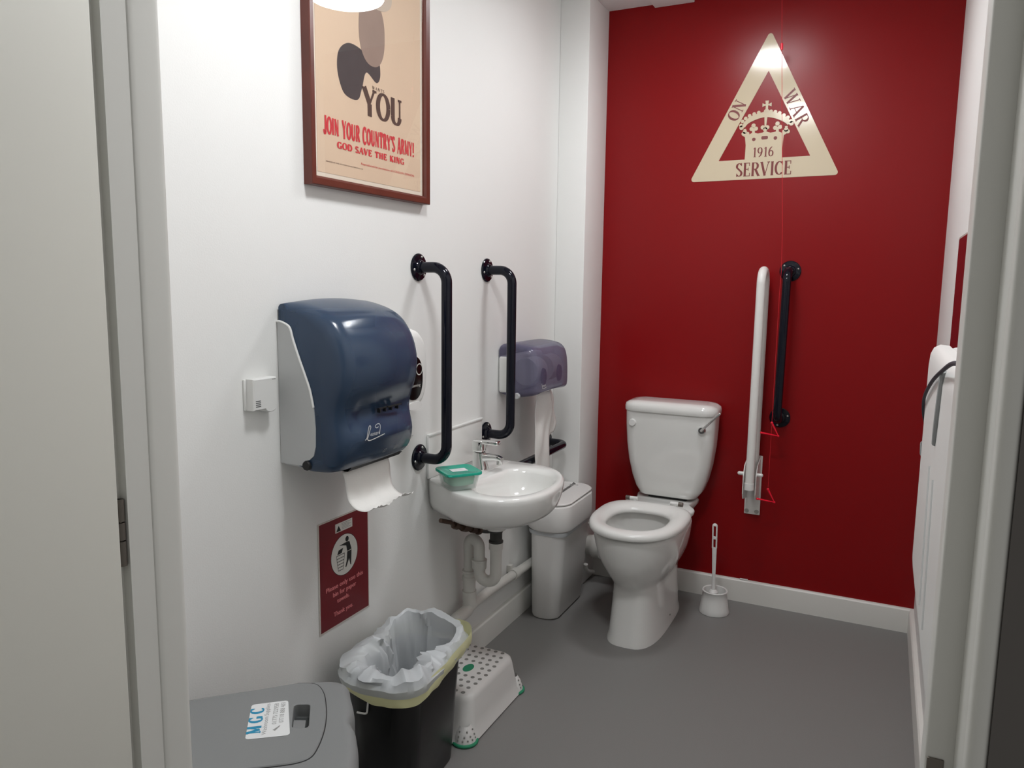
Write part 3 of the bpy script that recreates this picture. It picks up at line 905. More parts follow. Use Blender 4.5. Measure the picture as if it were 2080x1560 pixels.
gm = G()
rg = []
for z, k in ((.7500, .040), (.7515, .046), (.76, .048), (.80, .0565), (.802, .0565), (.800, .0545), (.762, .0455), (.7535, .043), (.7525, .03)):
    rg.append([(x, y, z) for x, y in rrect(0, 0, k, k, k * .38, 5)])
gm.loft(rg); gm.xf(tubf); gm.make('tub', 'tub', tb, angle=50)
gm = G(); gm.loft([[(x, y, z) for x, y in rrect(0, 0, k, k, k * .5, 5)] for z, k in ((.760, .030), (.765, .041), (.786, .045), (.795, .036), (.797, .01))]); gm.xf(tubf); gm.make('contents', 'mint', tb, angle=60)
gm = G()
rg = []
for z, k in ((.7975, .0585), (.7975, .061), (.803, .0615), (.8055, .060), (.8055, .050), (.8035, .047), (.8035, .01)):
    rg.append([(x, y, z) for x, y in rrect(0, 0, k, k, k * .34, 6)])
gm.loft(rg); gm.rbox(-.058, -.045, -.064, -.050, .7985, .8035, .002, 2)
gm.xf(tubf); gm.make('lid', 'teal', tb, angle=50)
gm = G().box(-.026, .026, -.017, .017, .8038, .8043)
gm.xf(tubf); gm.make('paper_label', 'sticker', tb, smooth=False, label='white paper label')
gm = G()
for k in range(2):
    strip(gm, [(-.014, .004 - k * .009), (-.006, .006 - k * .009), (.002, .003 - k * .009), (.014, .005 - k * .009)], [.0008] * 4, frame((0, 0, .8044), (1, 0, 0), (0, 1, 0)), 0)
gm.xf(tubf); gm.make('pen_marks', 'greyink', tb, smooth=False)

# ================================================================== TOILET PAPER DISPENSER
tp = thing('toilet_paper_dispenser', 'smoky violet twin toilet roll dispenser on the wall in the corner', 'dispenser', (0, 2.73, .95))
TA_, TB_ = 2.572, 2.892
P2 = [(0.004, 1.150), (.012, 1.158), (.05, 1.162), (.095, 1.158), (.130, 1.149), (.150, 1.130), (.160, 1.10), (.164, 1.06), (.165, 1.02), (.164, .99), (.158, .974), (.140, .966), (.09, .957), (.05, .955), (.004, .968)]
P2 = [(p.x, p.y) for p in spline(P2, 4)]
gm = G()
rg = []
for y, ins in ((TA_, .03), (TA_ + .003, .016), (TA_ + .010, .006), (TA_ + .022, 0), (2.65, 0), (2.73, 0), (2.81, 0), (TB_ - .022, 0), (TB_ - .010, .006), (TB_ - .003, .016), (TB_, .03)):
    rg.append([(x - ins * max(0, min(1, (x - .03) / .1)), y, z - ins * .5 * max(-1, min(1, (z - 1.06) / .09)) + .008 * math.sin(PI * (y - TA_) / (TB_ - TA_)) * (1 if z < .98 and x > .03 else 0)) for x, z in P2])
gm.loft(rg); gm.make('cover', 'purple', tp, angle=40)
gm = G().rbox(.001, .045, TA_ - .004, TB_ + .002, .972, 1.115, .012, 4); gm.make('back_plate', 'plastic', tp)
for cy in (2.655, 2.81):
    gm = G(); gm.lathe((.098, cy, 1.055), [(.018, -.048), (.052, -.048), (.052, .048), (.018, .048)], 36, 'y')
    ro = gm.make('toilet_roll', 'paper', tp)
    gm = G(); gm.loft([[(x, y, z) for y, z in sell(cy, 1.035, .021 * k, .034 * k, 2, 24)] for x, k in ((.150, 1), (.158, .9))]); gm.make('roll_hub', 'rollhub', tp)
gm = G().lathe((.082, TA_ - .002, .965), [(.001, -.006), (.010, -.006), (.012, -.003), (.012, .006)], 22, 'y'); gm.make('lock', 'housing', tp)
gm = G(); fs = LEFTW(2.612, 1.0, .1655)
strip(gm, [(.0, .014), (.004, -.004), (.02, -.008), (.045, -.004)], [.002] * 4, fs, .0002)
label_text(gm, 'eonard', LEFTW(2.616, 1.0, .1655), .013, .0002, width=.032)
gm.make('maker_script', 'offwhite', tp, smooth=False)


def hanging_strip(name, ya, yb, zt, zb, x, label, seed):
    rnd = random.Random(seed)
    gm_ = G()
    rows_ = []
    n = 24
    for i in range(n + 1):
        t = i / n
        z = zt + (zb - zt) * t
        tw = .010 * math.sin(t * 5 + seed) * (1 - .6 * t)
        row = []
        for k in range(13):
            u = k / 12
            wv = .004 * math.sin(u * 9 + t * 7 + seed) * math.sin(PI * t) + .003 * math.sin(u * 4 - t * 11)
            pinch = 1 - .40 * math.exp(-((t - .0) / .16) ** 2)
            yc = (ya + yb) / 2
            row.append((x + tw * (u - .5) * 2 + wv, yc + ((ya + (yb - ya) * u) - yc) * pinch + .006 * math.sin(t * 6 + seed), z + (.004 * math.sin(u * 8) if i == n else 0)))
        rows_.append(row)
    gm_.loft(rows_, False, False, closed=False)
    o = gm_.make(name, 'paper', angle=180)
    m_ = o.modifiers.new('thickness', 'SOLIDIFY'); m_.thickness = .0006
    return tag(o, label, 'toilet paper')


hanging_strip('toilet_paper', 2.682, 2.832, .962, .60, .112, 'long strip of white toilet paper hanging from the violet dispenser', 1)
hanging_strip('toilet_paper', 2.835, 2.925, .962, .765, .088, 'short strip of white toilet paper behind the long one', 4)

# ================================================================== RED WALL ITEMS
# "on war service" emblem
eb = thing('wall_emblem', 'cream triangular crown emblem lettered ON WAR SERVICE 1916 on the red wall', 'emblem', (.815, D, 1.83))
EF = BACKW(0, 0, D)
# rounded outer triangle, each corner sampled with 9 points, matched to the inner corners
oc = [(.819, 2.416), (.5165, 1.829), (1.1115, 1.832)]
ic = [(.819, 2.258), (.635, 1.911), (.998, 1.912)]


def rounded(c, r, n=9):
    out_ = []
    for i in range(3):
        b = Vector(c[i]); a = Vector(c[i - 1]); d = Vector(c[(i + 1) % 3])
        q = fillet([tuple(a) + (0,), tuple(b) + (0,), tuple(d) + (0,)], r, n - 1)[1:-1]
        out_ += [(p.x, p.y) for p in q]
    return out_


ot = rounded(oc, .011)
it = rounded(ic, .0012)
to3 = lambda q, h: EF[0] + EF[1] * q[0] + EF[2] * q[1] + EF[3] * h
gm = G()
gm.loft([[to3(q, .0) for q in ot], [to3(q, .0016) for q in ot], [to3(q, .0016) for q in it], [to3(q, .0) for q in it]], False, False)
gm.make('triangle', 'cream', eb, smooth=False)
gm = G()
E0, E1 = 0.0002, 0.0019
pp = lambda P: gm.prism(P, EF, E0, E1)
pp([(.742, 1.905), (.743, 1.935), (.7435, 1.968), (.739, 2.001), (.730, 2.010), (.750, 2.009), (.766, 2.017), (.773, 2.018), (.790, 2.013), (.807, 2.015), (.818, 2.021), (.839, 2.013), (.855, 2.015), (.868, 2.017), (.885, 2.009), (.909, 2.010), (.892, 1.999), (.890, 1.969), (.889, 1.937), (.891, 1.905)][::-1])
ao = spline([(.724, 2.041), (.733, 2.063), (.759, 2.084), (.792, 2.094), (.819, 2.097), (.852, 2.093), (.889, 2.076), (.911, 2.058), (.918, 2.043)], 4)
ai = spline([(.737, 2.041), (.746, 2.053), (.763, 2.063), (.793, 2.073), (.822, 2.076), (.856, 2.068), (.880, 2.057), (.895, 2.048), (.904, 2.040)], 4)
for i in range(len(ao) - 1):
    pp([tuple(ao[i]), tuple(ai[i]), tuple(ai[i + 1]), tuple(ao[i + 1])])
E1 = 0.0020
for c in ((.720, 2.050), (.726, 2.066), (.738, 2.077), (.753, 2.086), (.771, 2.092), (.789, 2.096), (.837, 2.097), (.854, 2.094), (.871, 2.088), (.888, 2.078), (.904, 2.068), (.917, 2.053)):
    pp(circ(*c, .0074))
for c in ((.723, 2.041, .009), (.919, 2.044, .009), (.771, 2.046, .0085), (.764, 2.033, .0085), (.781, 2.033, .0085), (.865, 2.047, .0085), (.857, 2.031, .0085), (.876, 2.033, .0085),
          (.808, 2.036, .0085), (.826, 2.035, .0085), (.818, 2.028, .0085), (.737, 2.024, .0085), (.732, 2.016, .008), (.748, 2.015, .008), (.900, 2.021, .0085), (.907, 2.013, .008), (.892, 2.013, .008)):
    pp(circ(*c))
E1 = 0.0018
for x in (.772, .866, .737, .900):
    pp([(x - .006, 2.006), (x + .006, 2.006), (x + .005, 2.035), (x - .005, 2.035)])
pp([(.811, 2.02), (.824, 2.02), (.8215, 2.045), (.826, 2.098), (.811, 2.098), (.8145, 2.045)])
pp([(.806, 2.092), (.834, 2.092), (.829, 2.104), (.824, 2.108), (.815, 2.108), (.810, 2.104)])
E1 = 0.0021
pp([(.815, 2.102), (.825, 2.102), (.8245, 2.120), (.8265, 2.141), (.813, 2.141), (.8155, 2.120)])
E1 = 0.0022
pp([(.802, 2.117), (.802, 2.132), (.812, 2.1275), (.828, 2.1275), (.838, 2.132), (.838, 2.117), (.828, 2.1215), (.812, 2.1215)][::-1])
gm.make('crown', 'cream', eb, smooth=False)
for P in (circ(.775, 1.9905, .0072, 18), circ(.860, 1.9905, .0072, 18), rrect(.8175, 1.9945, .013, .0068, .005, 4)):
    gm = G().prism(P, EF, .0019, .0023); gm.make('crown_hole', 'letterred', eb, smooth=False)
gm = G()
gm2 = G()
serif_text(gm, 'SERVICE', BACKW(.7085, 1.8425, D - .0017), .0555, .221, thick=.20, thin=.055, gap=.05, h=.0004)
gm.make('lettering', 'letterred', eb, smooth=False)
gm = G()
d_on = Vector((.819 - .635, 0, 2.258 - 1.911)).normalized()
serif_text(gm, 'ON', frame((.7015, D - .0017, 2.0640), d_on, Vector((-d_on.z, 0, d_on.x))), .049, .083, thick=.19, thin=.055, gap=.05, h=.0004)
gm.make('lettering', 'letterred', eb, smooth=False)
gm = G()
d_w = Vector((.998 - .819, 0, 1.912 - 2.258)).normalized()
serif_text(gm, 'WAR', frame((.8790, D - .0017, 2.1580), d_w, Vector((-d_w.z, 0, d_w.x))),   .050, .150, thick=.16, thin=.055, gap=.10, h=.0004)
gm.make('lettering', 'letterred', eb, smooth=False)
serif_text(gm2, '1916', BACKW(.773, 1.9185, D - .0019), .0385, .084, thick=.15, thin=.055, gap=.07, h=.0004, serif=.26)
gm2.make('year', 'letterred', eb, smooth=False)

# fold-up white support rail
dr_ = thing('fold_up_rail', 'white fold-up support rail standing upright on the red wall', 'support rail', (.85, D, .4))
DXc = .850
bx0 = DXc - .0365
gm = G(); gm.rbox(DXc - .033, DXc + .033, D - .006, D - .0005, .402, .665, .002, 2); gm.make('wall_plate', 'railwhite', dr_)
for sx in (-1, 1):
    gm = G()
    pl = [(D - .004, .475), (D - .11, .495), (D - .125, .52), (D - .125, .60), (D - .10, .640), (D - .004, .665)]
    gm.loft([[(DXc + sx * (.0235 + k), y, z) for y, z in pl] for k in (0, .004)]); gm.make('side_cheek', 'railwhite', dr_, angle=25)
gm = G().tube(fillet([(DXc + .004, D - .150, .572), (DXc + .007, D - .150, 1.452), (DXc + .007, D - .035, 1.452), (DXc + .004, D - .035, .56)], .055, 12), .0175, 22)
gm.make('loop', 'railwhite', dr_)
gm = G().cyl((DXc + .004, D - .150, .548), (DXc + .004, D - .150, .576), .0195, seg=24); gm.make('end_cap', 'plastic', dr_)
for sx in (-1, 1):
    gm = G().cyl((DXc + sx * .024, D - .112, .605), (DXc + sx * .0445, D - .112, .605), .0080, seg=16)
    gm.ball((DXc + sx * .0445, D - .112, .605), .0080, 14); gm.make('pivot_pin', 'railwhite', dr_)
for sx in (-1, 1):
    gm = G(); gm.lathe((DXc - .001 + sx * .0205, D - .006, .416), [(.001, -.0035), (.0075, -.0035), (.0095, 0)], 20, 'y'); gm.make('screw', 'screw', dr_)

# emergency pull cord
pc = thing('emergency_cord', 'thin red emergency pull cord with two triangle handles by the red wall', 'pull cord', (.9, 3.27, .49))
gm = G().tube([(.862, 3.262, H), (.868, 3.265, 2.495), (.877, 3.268, 2.32), (.921, 3.252, 1.61), (.9265, 3.250, 1.455), (.926, 3.235, 1.36), (.926, 3.235, .835), (.926, 3.235, .553)], .0009, 8); gm.make('cord', 'cordred', pc)
gm = G().cyl((.8765, 3.268, 2.332), (.8775, 3.268, 2.308), .0048, seg=12); gm.make('connector', 'bangle', pc)
for zt in (.8335, .553):
    a = Vector((.926, 3.235, zt)); b = Vector((.953, 3.243, zt - .054)); c = Vector((.888, 3.222, zt - .043))
    gm = G().tube([a, b, c], .0042, 10); gm.ball(a, .0052, 10); gm.ball(b, .0045, 10); gm.ball(c, .0050, 10)
    gm.make('triangle_handle', 'bangle', pc)

# tiny scrap on the skirting
sc_ = G(); sc_.rbox(.815, .850, D - .013, D - .004, .1002, .1055, .002, 2)
tag(sc_.make('plastic_scrap', 'plastic'), 'tiny white plastic scrap lying on the skirting below the red wall', 'scrap')

# ================================================================== TOILET
to = thing('toilet', 'white close-coupled toilet with open seat against the red wall', 'toilet', (.52, 3.0, 0))
TCX = .495


def egg(hw, yf, yb, n=56, pf=2.2, pb=3.2, cx=TCX, ym=None):
    ym = (yf + yb) / 2 + .03 if ym is None else ym
    o = []
    for k in range(n):
        t = 2 * PI * k / n
        c, s_ = math.cos(t), math.sin(t)
        p = pf if s_ < 0 else pb
        ly = (ym - yf) if s_ < 0 else (yb - ym)
        o.append((cx + hw * math.copysign(abs(c) ** (2 / p), c), ym + ly * math.copysign(abs(s_) ** (2 / p), s_)))
    return o


gm = G()
rg = []
for z, hw, yf, yb, pf, cx in ((0, .110, 2.690, 3.255, 3.2, .495), (.012, .108, 2.692, 3.255, 3.2, .495), (.03, .103, 2.699, 3.25, 3.2, .495), (.12, .098, 2.712, 3.24, 3.2, .495), (.195, .0965, 2.724, 3.23, 3.0, .495),
                              (.218, .099, 2.722, 3.225, 2.8, .495), (.236, .106, 2.706, 3.22, 2.5, .495), (.255, .118, 2.687, 3.21, 2.35, .495), (.28, .133, 2.665, 3.20, 2.2, .494), (.315, .150, 2.643, 3.19, 2.2, .493), (.35, .162, 2.629, 3.17, 2.2, .493), (.39, .171, 2.620, 3.15, 2.2, .493),
                              (.425, .176, 2.613, 3.14, 2.2, .493), (.440, .177, 2.612, 3.135, 2.2, .493), (.447, .173, 2.618, 3.13, 2.2, .493)):
    rg.append([(x, y, z) for x, y in egg(hw, yf, yb, pf=pf, cx=cx)])
# rim, then down into the bowl
for z, hw, yf, yb in ((.449, .150, 2.650, 3.04), (.446, .126, 2.670, 3.005), (.42, .121, 2.678, 3.0), (.34, .100, 2.72, 2.985), (.27, .075, 2.76, 2.96), (.225, .05, 2.80, 2.93)):
    rg.append([(x, y, z) for x, y in egg(hw, yf, yb, cx=.493)])
gm.loft(rg, True, True)
gm.make('pan', 'ceramic', to, angle=60)
gm = G().prism([(x, y) for x, y in egg(.083, 2.752, 2.965, cx=.493)], frame((0, 0, 0), (1, 0, 0), (0, 1, 0)), .283, .284); gm.make('water', 'greydark', to)
# shelf that carries the cistern
gm = G()
shelf = [(.372, 3.34), (.370, 3.22), (.362, 3.185), (.345, 3.150), (.342, 3.115), (.356, 3.085), (.378, 3.03), (.606, 3.03), (.626, 3.080), (.648, 3.110), (.648, 3.140), (.628, 3.175), (.614, 3.21), (.612, 3.34)]
shelf = [(p.x, p.y) for p in spline(shelf, 4, True)]
cs_ = (.494, 3.18)
gm.loft([[(cs_[0] + (x - cs_[0]) * k, cs_[1] + (y - cs_[1]) * ky, z) for x, y in shelf] for z, k, ky in ((.33, .55, .80), (.38, .72, .88), (.42, .92, .96), (.432, .98, .99), (.445, 1.0, 1.0), (.4515, .98, .99), (.4535, .93, .97))])
gm.make('shelf', 'ceramic', to, angle=60)
# cistern
CX = .506
gm = G()
rg = []
for z, hw, yf, rr in ((.466, .114, 3.222, .03), (.470, .126, 3.216, .035), (.50, .147, 3.208, .045), (.55, .165, 3.200, .05), (.62, .180, 3.193, .05), (.70, .190, 3.187, .05), (.78, .1945, 3.183, .05), (.840, .1955, 3.181, .05)):
    yb = 3.352
    rg.append([(x, y, z) for x, y in rrect(CX, (yf + yb) / 2, hw, (yb - yf) / 2, rr, 8)])
gm.loft(rg); cis = gm.make('cistern', 'ceramic', to, angle=60)
gm = G()
rg = []
for z, k in ((.841, .0), (.841, .005), (.845, .008), (.862, .008), (.874, .004), (.882, -.012), (.885, -.04)):
    rg.append([(x, y, z + .006 * (1 - ((x - CX) / .2) ** 2) * (1 if k < .002 and z > .86 else 0)) for x, y in rrect(CX + .001, 3.266, .1955 + k, .087 + k * .8, max(.02, .055 + k), 8)])
gm.loft(rg); gm.make('cistern_lid', 'ceramic', to, angle=60)
gm = G().rbox(.42, .59, 3.235, 3.34, .4530, .467, .003, 2); gm.make('gasket', 'blackmatt', to)
# flush lever (chrome) and blanking button
gm = G(); gm.lathe((.655, 3.183, .785), [(.001, -.016), (.013, -.016), (.0165, -.010), (.0165, .004)], 26, 'y'); fl_ = gm.make('flush_boss', 'chrome', to)
gm = G().tube([(.655, 3.164, .785), (.673, 3.152, .805), (.730, 3.149, .866)], [.0062, .0048, .0052], 12); gm.ball((.730, 3.149, .866), .0056, 12); gm.make('flush_lever', 'chrome', to)
gm = G(); gm.lathe((.352, 3.184, .791), [(.001, -.010), (.0135, -.010), (.0165, -.004), (.0165, .004)], 28, 'y'); gm.make('blanking_cap', 'plastic', to)
# seat ring
gm = G()
so = egg(.185, 2.594, 3.062, 64, 2.25, 3.4, cx=.494, ym=2.86)
si = egg(.114, 2.682, 2.972, 64, 2.5, 2.7, cx=.492, ym=2.84)
lerp = lambda A, B, t: [(a[0] + (b[0] - a[0]) * t, a[1] + (b[1] - a[1]) * t) for a, b in zip(A, B)]
SEQ = ((.18, .4535), (.04, .4555), (.0, .461), (.005, .470), (.05, .4785), (.16, .4830), (.36, .4860), (.60, .4850), (.80, .4795), (.94, .471), (1.0, .462), (.97, .4545))
gm.loft([[(x, y, z) for x, y in lerp(so, si, t)] for t, z in SEQ], False, False)
gm.loft([[(x, y, z) for x, y in lerp(so, si, t)] for t, z in ((.97, .4545), (.18, .4535))], False, False)
gm.make('seat', 'seat', to, angle=60)
for hx in (.402, .578):
    gm = G().cyl((hx - .022, 3.092, .478), (hx + .012, 3.092, .478), .0085, seg=16); hh = gm.make('seat_hinge', 'seat', to)
    gm = G().cyl((hx + (.012 if hx > .5 else -.022 - .018), 3.092, .478), (hx + (.030 if hx > .5 else -.022), 3.092, .478), .0098, seg=16); gm.make('hinge_cap', 'hinge', hh)
    gm = G().cyl((hx, 3.092, .452), (hx, 3.092, .474), .010, seg=16); gm.make('hinge_foot', 'seat', to)
gm = G().lathe((.5925, 2.99, .035), [(.001, .0062), (.004, .0062), (.004, -.003)], 12, 'x'); gm.make('floor_screw_hole', 'greydark', to)

# soil pipe behind the toilet
so_ = thing('soil_pipe', 'white soil pipe elbow running into the corner behind the toilet', 'pipe', (.2, 3.28, .1))
gm = G().tube(fillet([(.393, 3.245, .180), (.20, 3.262, .175), (.10, 3.275, .172)], .05, 6), .047, 26); gm.make('pipe_run', 'pipe', so_)
gm = G().tube([(.205, 3.2615, .1752), (.165, 3.266, .1745)], .058, 28); gm.make('collar', 'pipe', so_)
gm = G().tube(spline([(.150, 3.19, .105), (.147, 3.20, .08), (.147, 3.235, .055), (.147, 3.30, .03)], 5), .010, 12); gm.make('overflow_pipe', 'pipe', so_)
gm = G().tube([(.175, 3.3, .258), (.150, 3.26, .275), (.134, 3.235, .287)], .0075, 12)
tag(gm.make('cold_feed_pipe', 'pipe'), 'thin pinkish white feed pipe in the corner behind the white bin', 'pipe')

# brush and its pot
br = thing('brush_holder', 'white round toilet brush pot on the floor right of the toilet', 'brush holder', (.745, 3.19, 0))
BX, BY = .7400, 3.186
gm = G(); gm.lathe((BX, BY, 0), [(.001, .001), (.0625, .001), (.0635, .004), (.060, .020), (.054, .060), (.050, .089), (.0525, .093), (.0535, .097), (.0510, .100), (.0465, .098), (.0455, .091), (.047, .055), (.001, .050)], 44)
gm.make('pot', 'plastic', br, angle=40)
tbr = thing('toilet_brush', 'white toilet brush with slotted handle standing in its pot', 'toilet brush', (BX, BY, .06))
gm = G()
bd = lambda z: (BX - .006 - .006 * (z - .1) / .28, BY - .005)


def slat(z_, hw, ht):
    cx, cy = bd(z_)
    return [(cx + p[0], cy + p[1], z_) for p in rrect(0, 0, hw, ht, ht * .9, 4)]


gm.loft([slat(z_, hw, ht) for z_, hw, ht in ((.100, .0085, .0070), (.135, .0070, .006), (.170, .0065, .0055))]); gm.make('stem', 'plastic', tbr)
gm = G()
gm.loft([slat(z_, hw, ht) for z_, hw, ht in ((.168, .0078, .0062), (.172, .0072, .006), (.25, .0092, .0055), (.285, .0100, .005))])
gm.loft([slat(z_, hw, ht) for z_, hw, ht in ((.323, .0108, .005), (.333, .0110, .005))])
gm.loft([slat(z_, hw, ht) for z_, hw, ht in ((.380, .0112, .005), (.385, .0102, .005), (.389, .007, .0045), (.391, .003, .003))])
for z0_, z1_ in ((.284, .324), (.332, .381)):
    for sx in (-1, 1):
        gm.loft([[(bd(z_)[0] + sx * .0078 + p[0], bd(z_)[1] + p[1], z_) for p in rrect(0, 0, .0030, .0048, .0022, 3)] for z_ in (z0_, z1_)])
gm.make('handle', 'plastic', tbr)
gm = G().lathe((BX - .006, BY - .005, 0), [(.001, .060), (.018, .060), (.020, .090), (.013, .099), (.001, .102)], 24); gm.make('brush_head', 'plastic', tbr)

# ================================================================== WHITE SANITARY BIN
sb = thing('sanitary_bin', 'tall white sanitary bin between the basin and the toilet', 'bin', (.13, 2.93, 0))
gm = G()
rg = []
for z, hx, hy, cx in ((.002, .058, .155, .112), (.012, .062, .160, .115), (.20, .070, .166, .121), (.375, .076, .172, .126), (.392, .077, .173, .126)):
    rg.append([(x, y, z) for x, y in rrect(cx, 2.932, hx, hy, .045, 7)])
gm.loft(rg); gm.make('body', 'binplastic', sb, angle=50)
gm = G()
rg = []
for z, hx, hy, cx, yc in ((.382, .088, .177, .127, 2.930), (.390, .094, .184, .127, 2.928), (.405, .096, .187, .127, 2.926), (.470, .095, .185, .127, 2.928), (.488, .093, .182, .127, 2.930), (.492, .088, .176, .127, 2.932)):
    rg.append([(x, y, z) for x, y in rrect(cx, yc, hx, hy, .075, 9)])
gm.loft(rg); gm.make('hood', 'binplastic', sb, angle=24)
gm = G()
rg = []
for z, hx, hy in ((.4925, .084, .172), (.4955, .0905, .1785), (.500, .0915, .1795), (.5045, .0875, .1745), (.506, .064, .145)):
    rg.append([(x, y, z + (y - 2.75) * .012) for x, y in rrect(.125, 2.936, hx, hy, .072, 9)])
gm.loft(rg); gm.make('lid', 'binplastic', sb, angle=24)
gm = G().box(.112, .150, 3.062, 3.068, .5095, .5105); gm.make('hinge_mark', 'greyink', sb, smooth=False)
gm = G().loft([[(x, y, z) for x, y in rrect(.126, 2.932, .083 + k, .174 + k, .045, 7)] for z, k in ((.366, .0005), (.372, .0022), (.384, .0022))], False, False); gm.make('liner_edge', 'bag', sb)

# ================================================================== STEP STOOL
st = thing('step_stool', 'white child step stool with grey dots and green feet on the floor', 'step stool', (.16, 2.05, 0))
gm = G()
SX, SY = .148, 2.050


def stool_ring(hx, hy, r, z, arch=0.0):
    o = []
    for x, y in rrect(SX, SY, hx, hy, r, 7):
        dz = 0
        if arch:
            ux, uy = abs((y - SY) / hy), abs((x - SX) / hx)
            if uy > .93:
                dz = arch * max(0, 1 - (ux / .72) ** 4)
            elif ux > .93:
                dz = arch * max(0, 1 - (uy / .66) ** 4)
        uy_ = (y - SY) / hy
        o.append((x + (.012 * math.copysign(max(0, 1 - uy_ * uy_), x - SX) if z > .05 or not arch else .012 * math.copysign(max(0, 1 - uy_ * uy_), x - SX) * .6), y, z + dz))
    return o


gm.loft([stool_ring(.130, .196, .045, .004, .016), stool_ring(.1335, .200, .045, .005, .016), stool_ring(.1315, .197, .045, .012, .015), stool_ring(.124, .186, .042, .030, .004),
         stool_ring(.118, .176, .04, .06), stool_ring(.110, .164, .038, .120), stool_ring(.107, .160, .037, .132), stool_ring(.100, .152, .033, .1385), stool_ring(.092, .144, .03, .140)], False, True)
gm.make('body', 'stool', st, angle=50)
gm = G()
i = 0
for k in range(8):
    for j in range(10):
        y = SY - .1385 + .0308 * j
        u = (y - SY) / .139
        x = SX + (.079 + .014 * (1 - u * u)) - .0262 * k - .004 * (j % 2)
        if x < SX - .092 or ((x - SX - .020) / .031) ** 2 + ((y - SY) / .034) ** 2 < 1:
            continue
        gm.prism(circ(x, y, .0068, 8), frame((0, 0, 0), (1, 0, 0), (0, 1, 0)), .1397, .1409)
gm.make('grip_dots', 'stoolgrey', st, smooth=False)
gm = G().prism(sell(SX + .02, SY, .016, .026, 2, 30), frame((0, 0, 0), (1, 0, 0), (0, 1, 0)), .1397, .1409); gm.make('badge', 'green', st, smooth=False)
for sx in (-1, 1):
    for sy in (-1, 1):
        gm = G()
        c = (SX + sx * .1015, SY + sy * .166)
        a0 = math.atan2(sy, sx)
        arcp = [(c[0] + .037 * math.cos(a0 + t), c[1] + .037 * math.sin(a0 + t), .0055) for t in [R(-80 + 160 * k / 16) for k in range(17)]]
        gm.tube(arcp, .0052, 10); gm.make('rubber_foot', 'green', st)
        gm = G()
        gm.loft([[(c[0] + rr * math.cos(a0 + t), c[1] + rr * math.sin(a0 + t), z) for t in [R(-85 + 170 * k / 16) for k in range(17)]] for rr, z in ((.036, .006), (.034, .018), (.026, .040), (.016, .056))], False, False, closed=False)
        fo = gm.make('foot_boss', 'stool', st, angle=60)
        gm = G()
        for rr, z, cnt in ((.0335, .0205, 5), (.0300, .031, 4), (.0245, .0445, 3)):
            for q in range(cnt):
                t = a0 + R(-55 + 110 * q / (cnt - 1))
                gm.ball((c[0] + rr * math.cos(t), c[1] + rr * math.sin(t), z), .0028, 8)
        gm.make('foot_dots', 'stoolgrey', fo)
# faint grey printed squiggle on its long side
gm = G()
fq = frame((SX + .1245, SY + .055, .045), (0, 1, 0), (-.17, 0, 1))
for P in ([(.0, .055), (.012, .062), (.02, .055), (.014, .046), (.004, .048), (.0, .055)], [(.004, .044), (.018, .040), (.026, .026), (.016, .018), (.004, .024), (.004, .044)], [(.008, .022), (.006, .006), (.014, .004)], [(.018, .018), (.020, .004), (.026, .006)], [(.010, .034), (.018, .030), (.014, .024)], [(.022, .058), (.028, .05), (.022, .044)]):
    q = spline(P, 4)
    strip(gm, [tuple(p) for p in q], [.0013] * len(q), fq, .0)
gm.make('printed_doodle', 'doodle', st, smooth=False)

# ================================================================== BLACK BIN AND LINER
bb = thing('waste_bin', 'black open waste bin with plastic liner below the red notice', 'bin', (.186, 1.668, 0))
BC = (.179, 1.676)
BA = R(6)


def binf(p):
    return (BC[0] + p[0] * math.cos(BA) - p[1] * math.sin(BA), BC[1] + p[0] * math.sin(BA) + p[1] * math.cos(BA), p[2])


HX, HY = .113, .180
gm = G()
rg = []
for z, k in ((.001, -.030), (.006, -.025), (.18, -.016), (.332, -.006), (.334, -.008), (.330, -.010), (.02, -.03), (.015, -.08)):
    rg.append([(x, y, z) for x, y in rrect(0, 0, HX + k, HY + k, .062, 8)])
gm.loft(rg); gm.xf(binf); gm.make('body', 'blackbin', bb, angle=50)
gm = G().tube(fillet([(-.020, -.174, .310), (-.022, -.1775, .276), (-.052, -.1765, .274)], .008, 5), .0026, 8); gm.xf(binf); gm.make('wire_clip', 'railwhite', bb)

ln = thing('bin_liner', 'crumpled translucent white liner with pale yellow cuff in the black bin', 'bin liner', (BC[0], BC[1], .3))
from mathutils import noise as _no


def nz(p, f, seed=0.0):
    return _no.noise(Vector((p[0] * f + seed, p[1] * f - seed, p[2] * f + seed * .5)))


def ridge(p, f, seed=0.0):
    return 1 - 2 * abs(nz(p, f, seed))


NP = 260


def resample(poly, n):
    """points at even spacing round a closed outline"""
    P = [Vector(p) for p in poly]
    L = [(P[(i + 1) % len(P)] - P[i]).length for i in range(len(P))]
    tot = sum(L)
    out_, i, acc = [], 0, 0.0
    for k in range(n):
        d = tot * k / n
        while acc + L[i] < d:
            acc += L[i]
            i += 1
        out_.append(tuple(P[i].lerp(P[(i + 1) % len(P)], (d - acc) / max(L[i], 1e-9))))
    return out_


def rim_ring(off, r=.072):
    return resample(rrect(0, 0, HX + off, HY + off, max(.02, r + off), 12), NP)


def bulge(a):
    """how far the loose film stands off the bin, most at its far corner"""
    return .026 * max(0, math.cos(a - R(48))) ** 1.5 + .008 * max(0, math.cos(a - R(200)))


rndF = random.Random(11)
FOLDS = [(rndF.uniform(-PI, PI), rndF.uniform(.09, .20), rndF.uniform(.006, .016)) for _ in range(11)]


def folds(a):
    t_ = 0
    for c_, w_, d_ in FOLDS:
        x_ = (a - c_ + PI) % (2 * PI) - PI
        t_ -= d_ * max(0, 1 - abs(x_) / w_)
    return t_


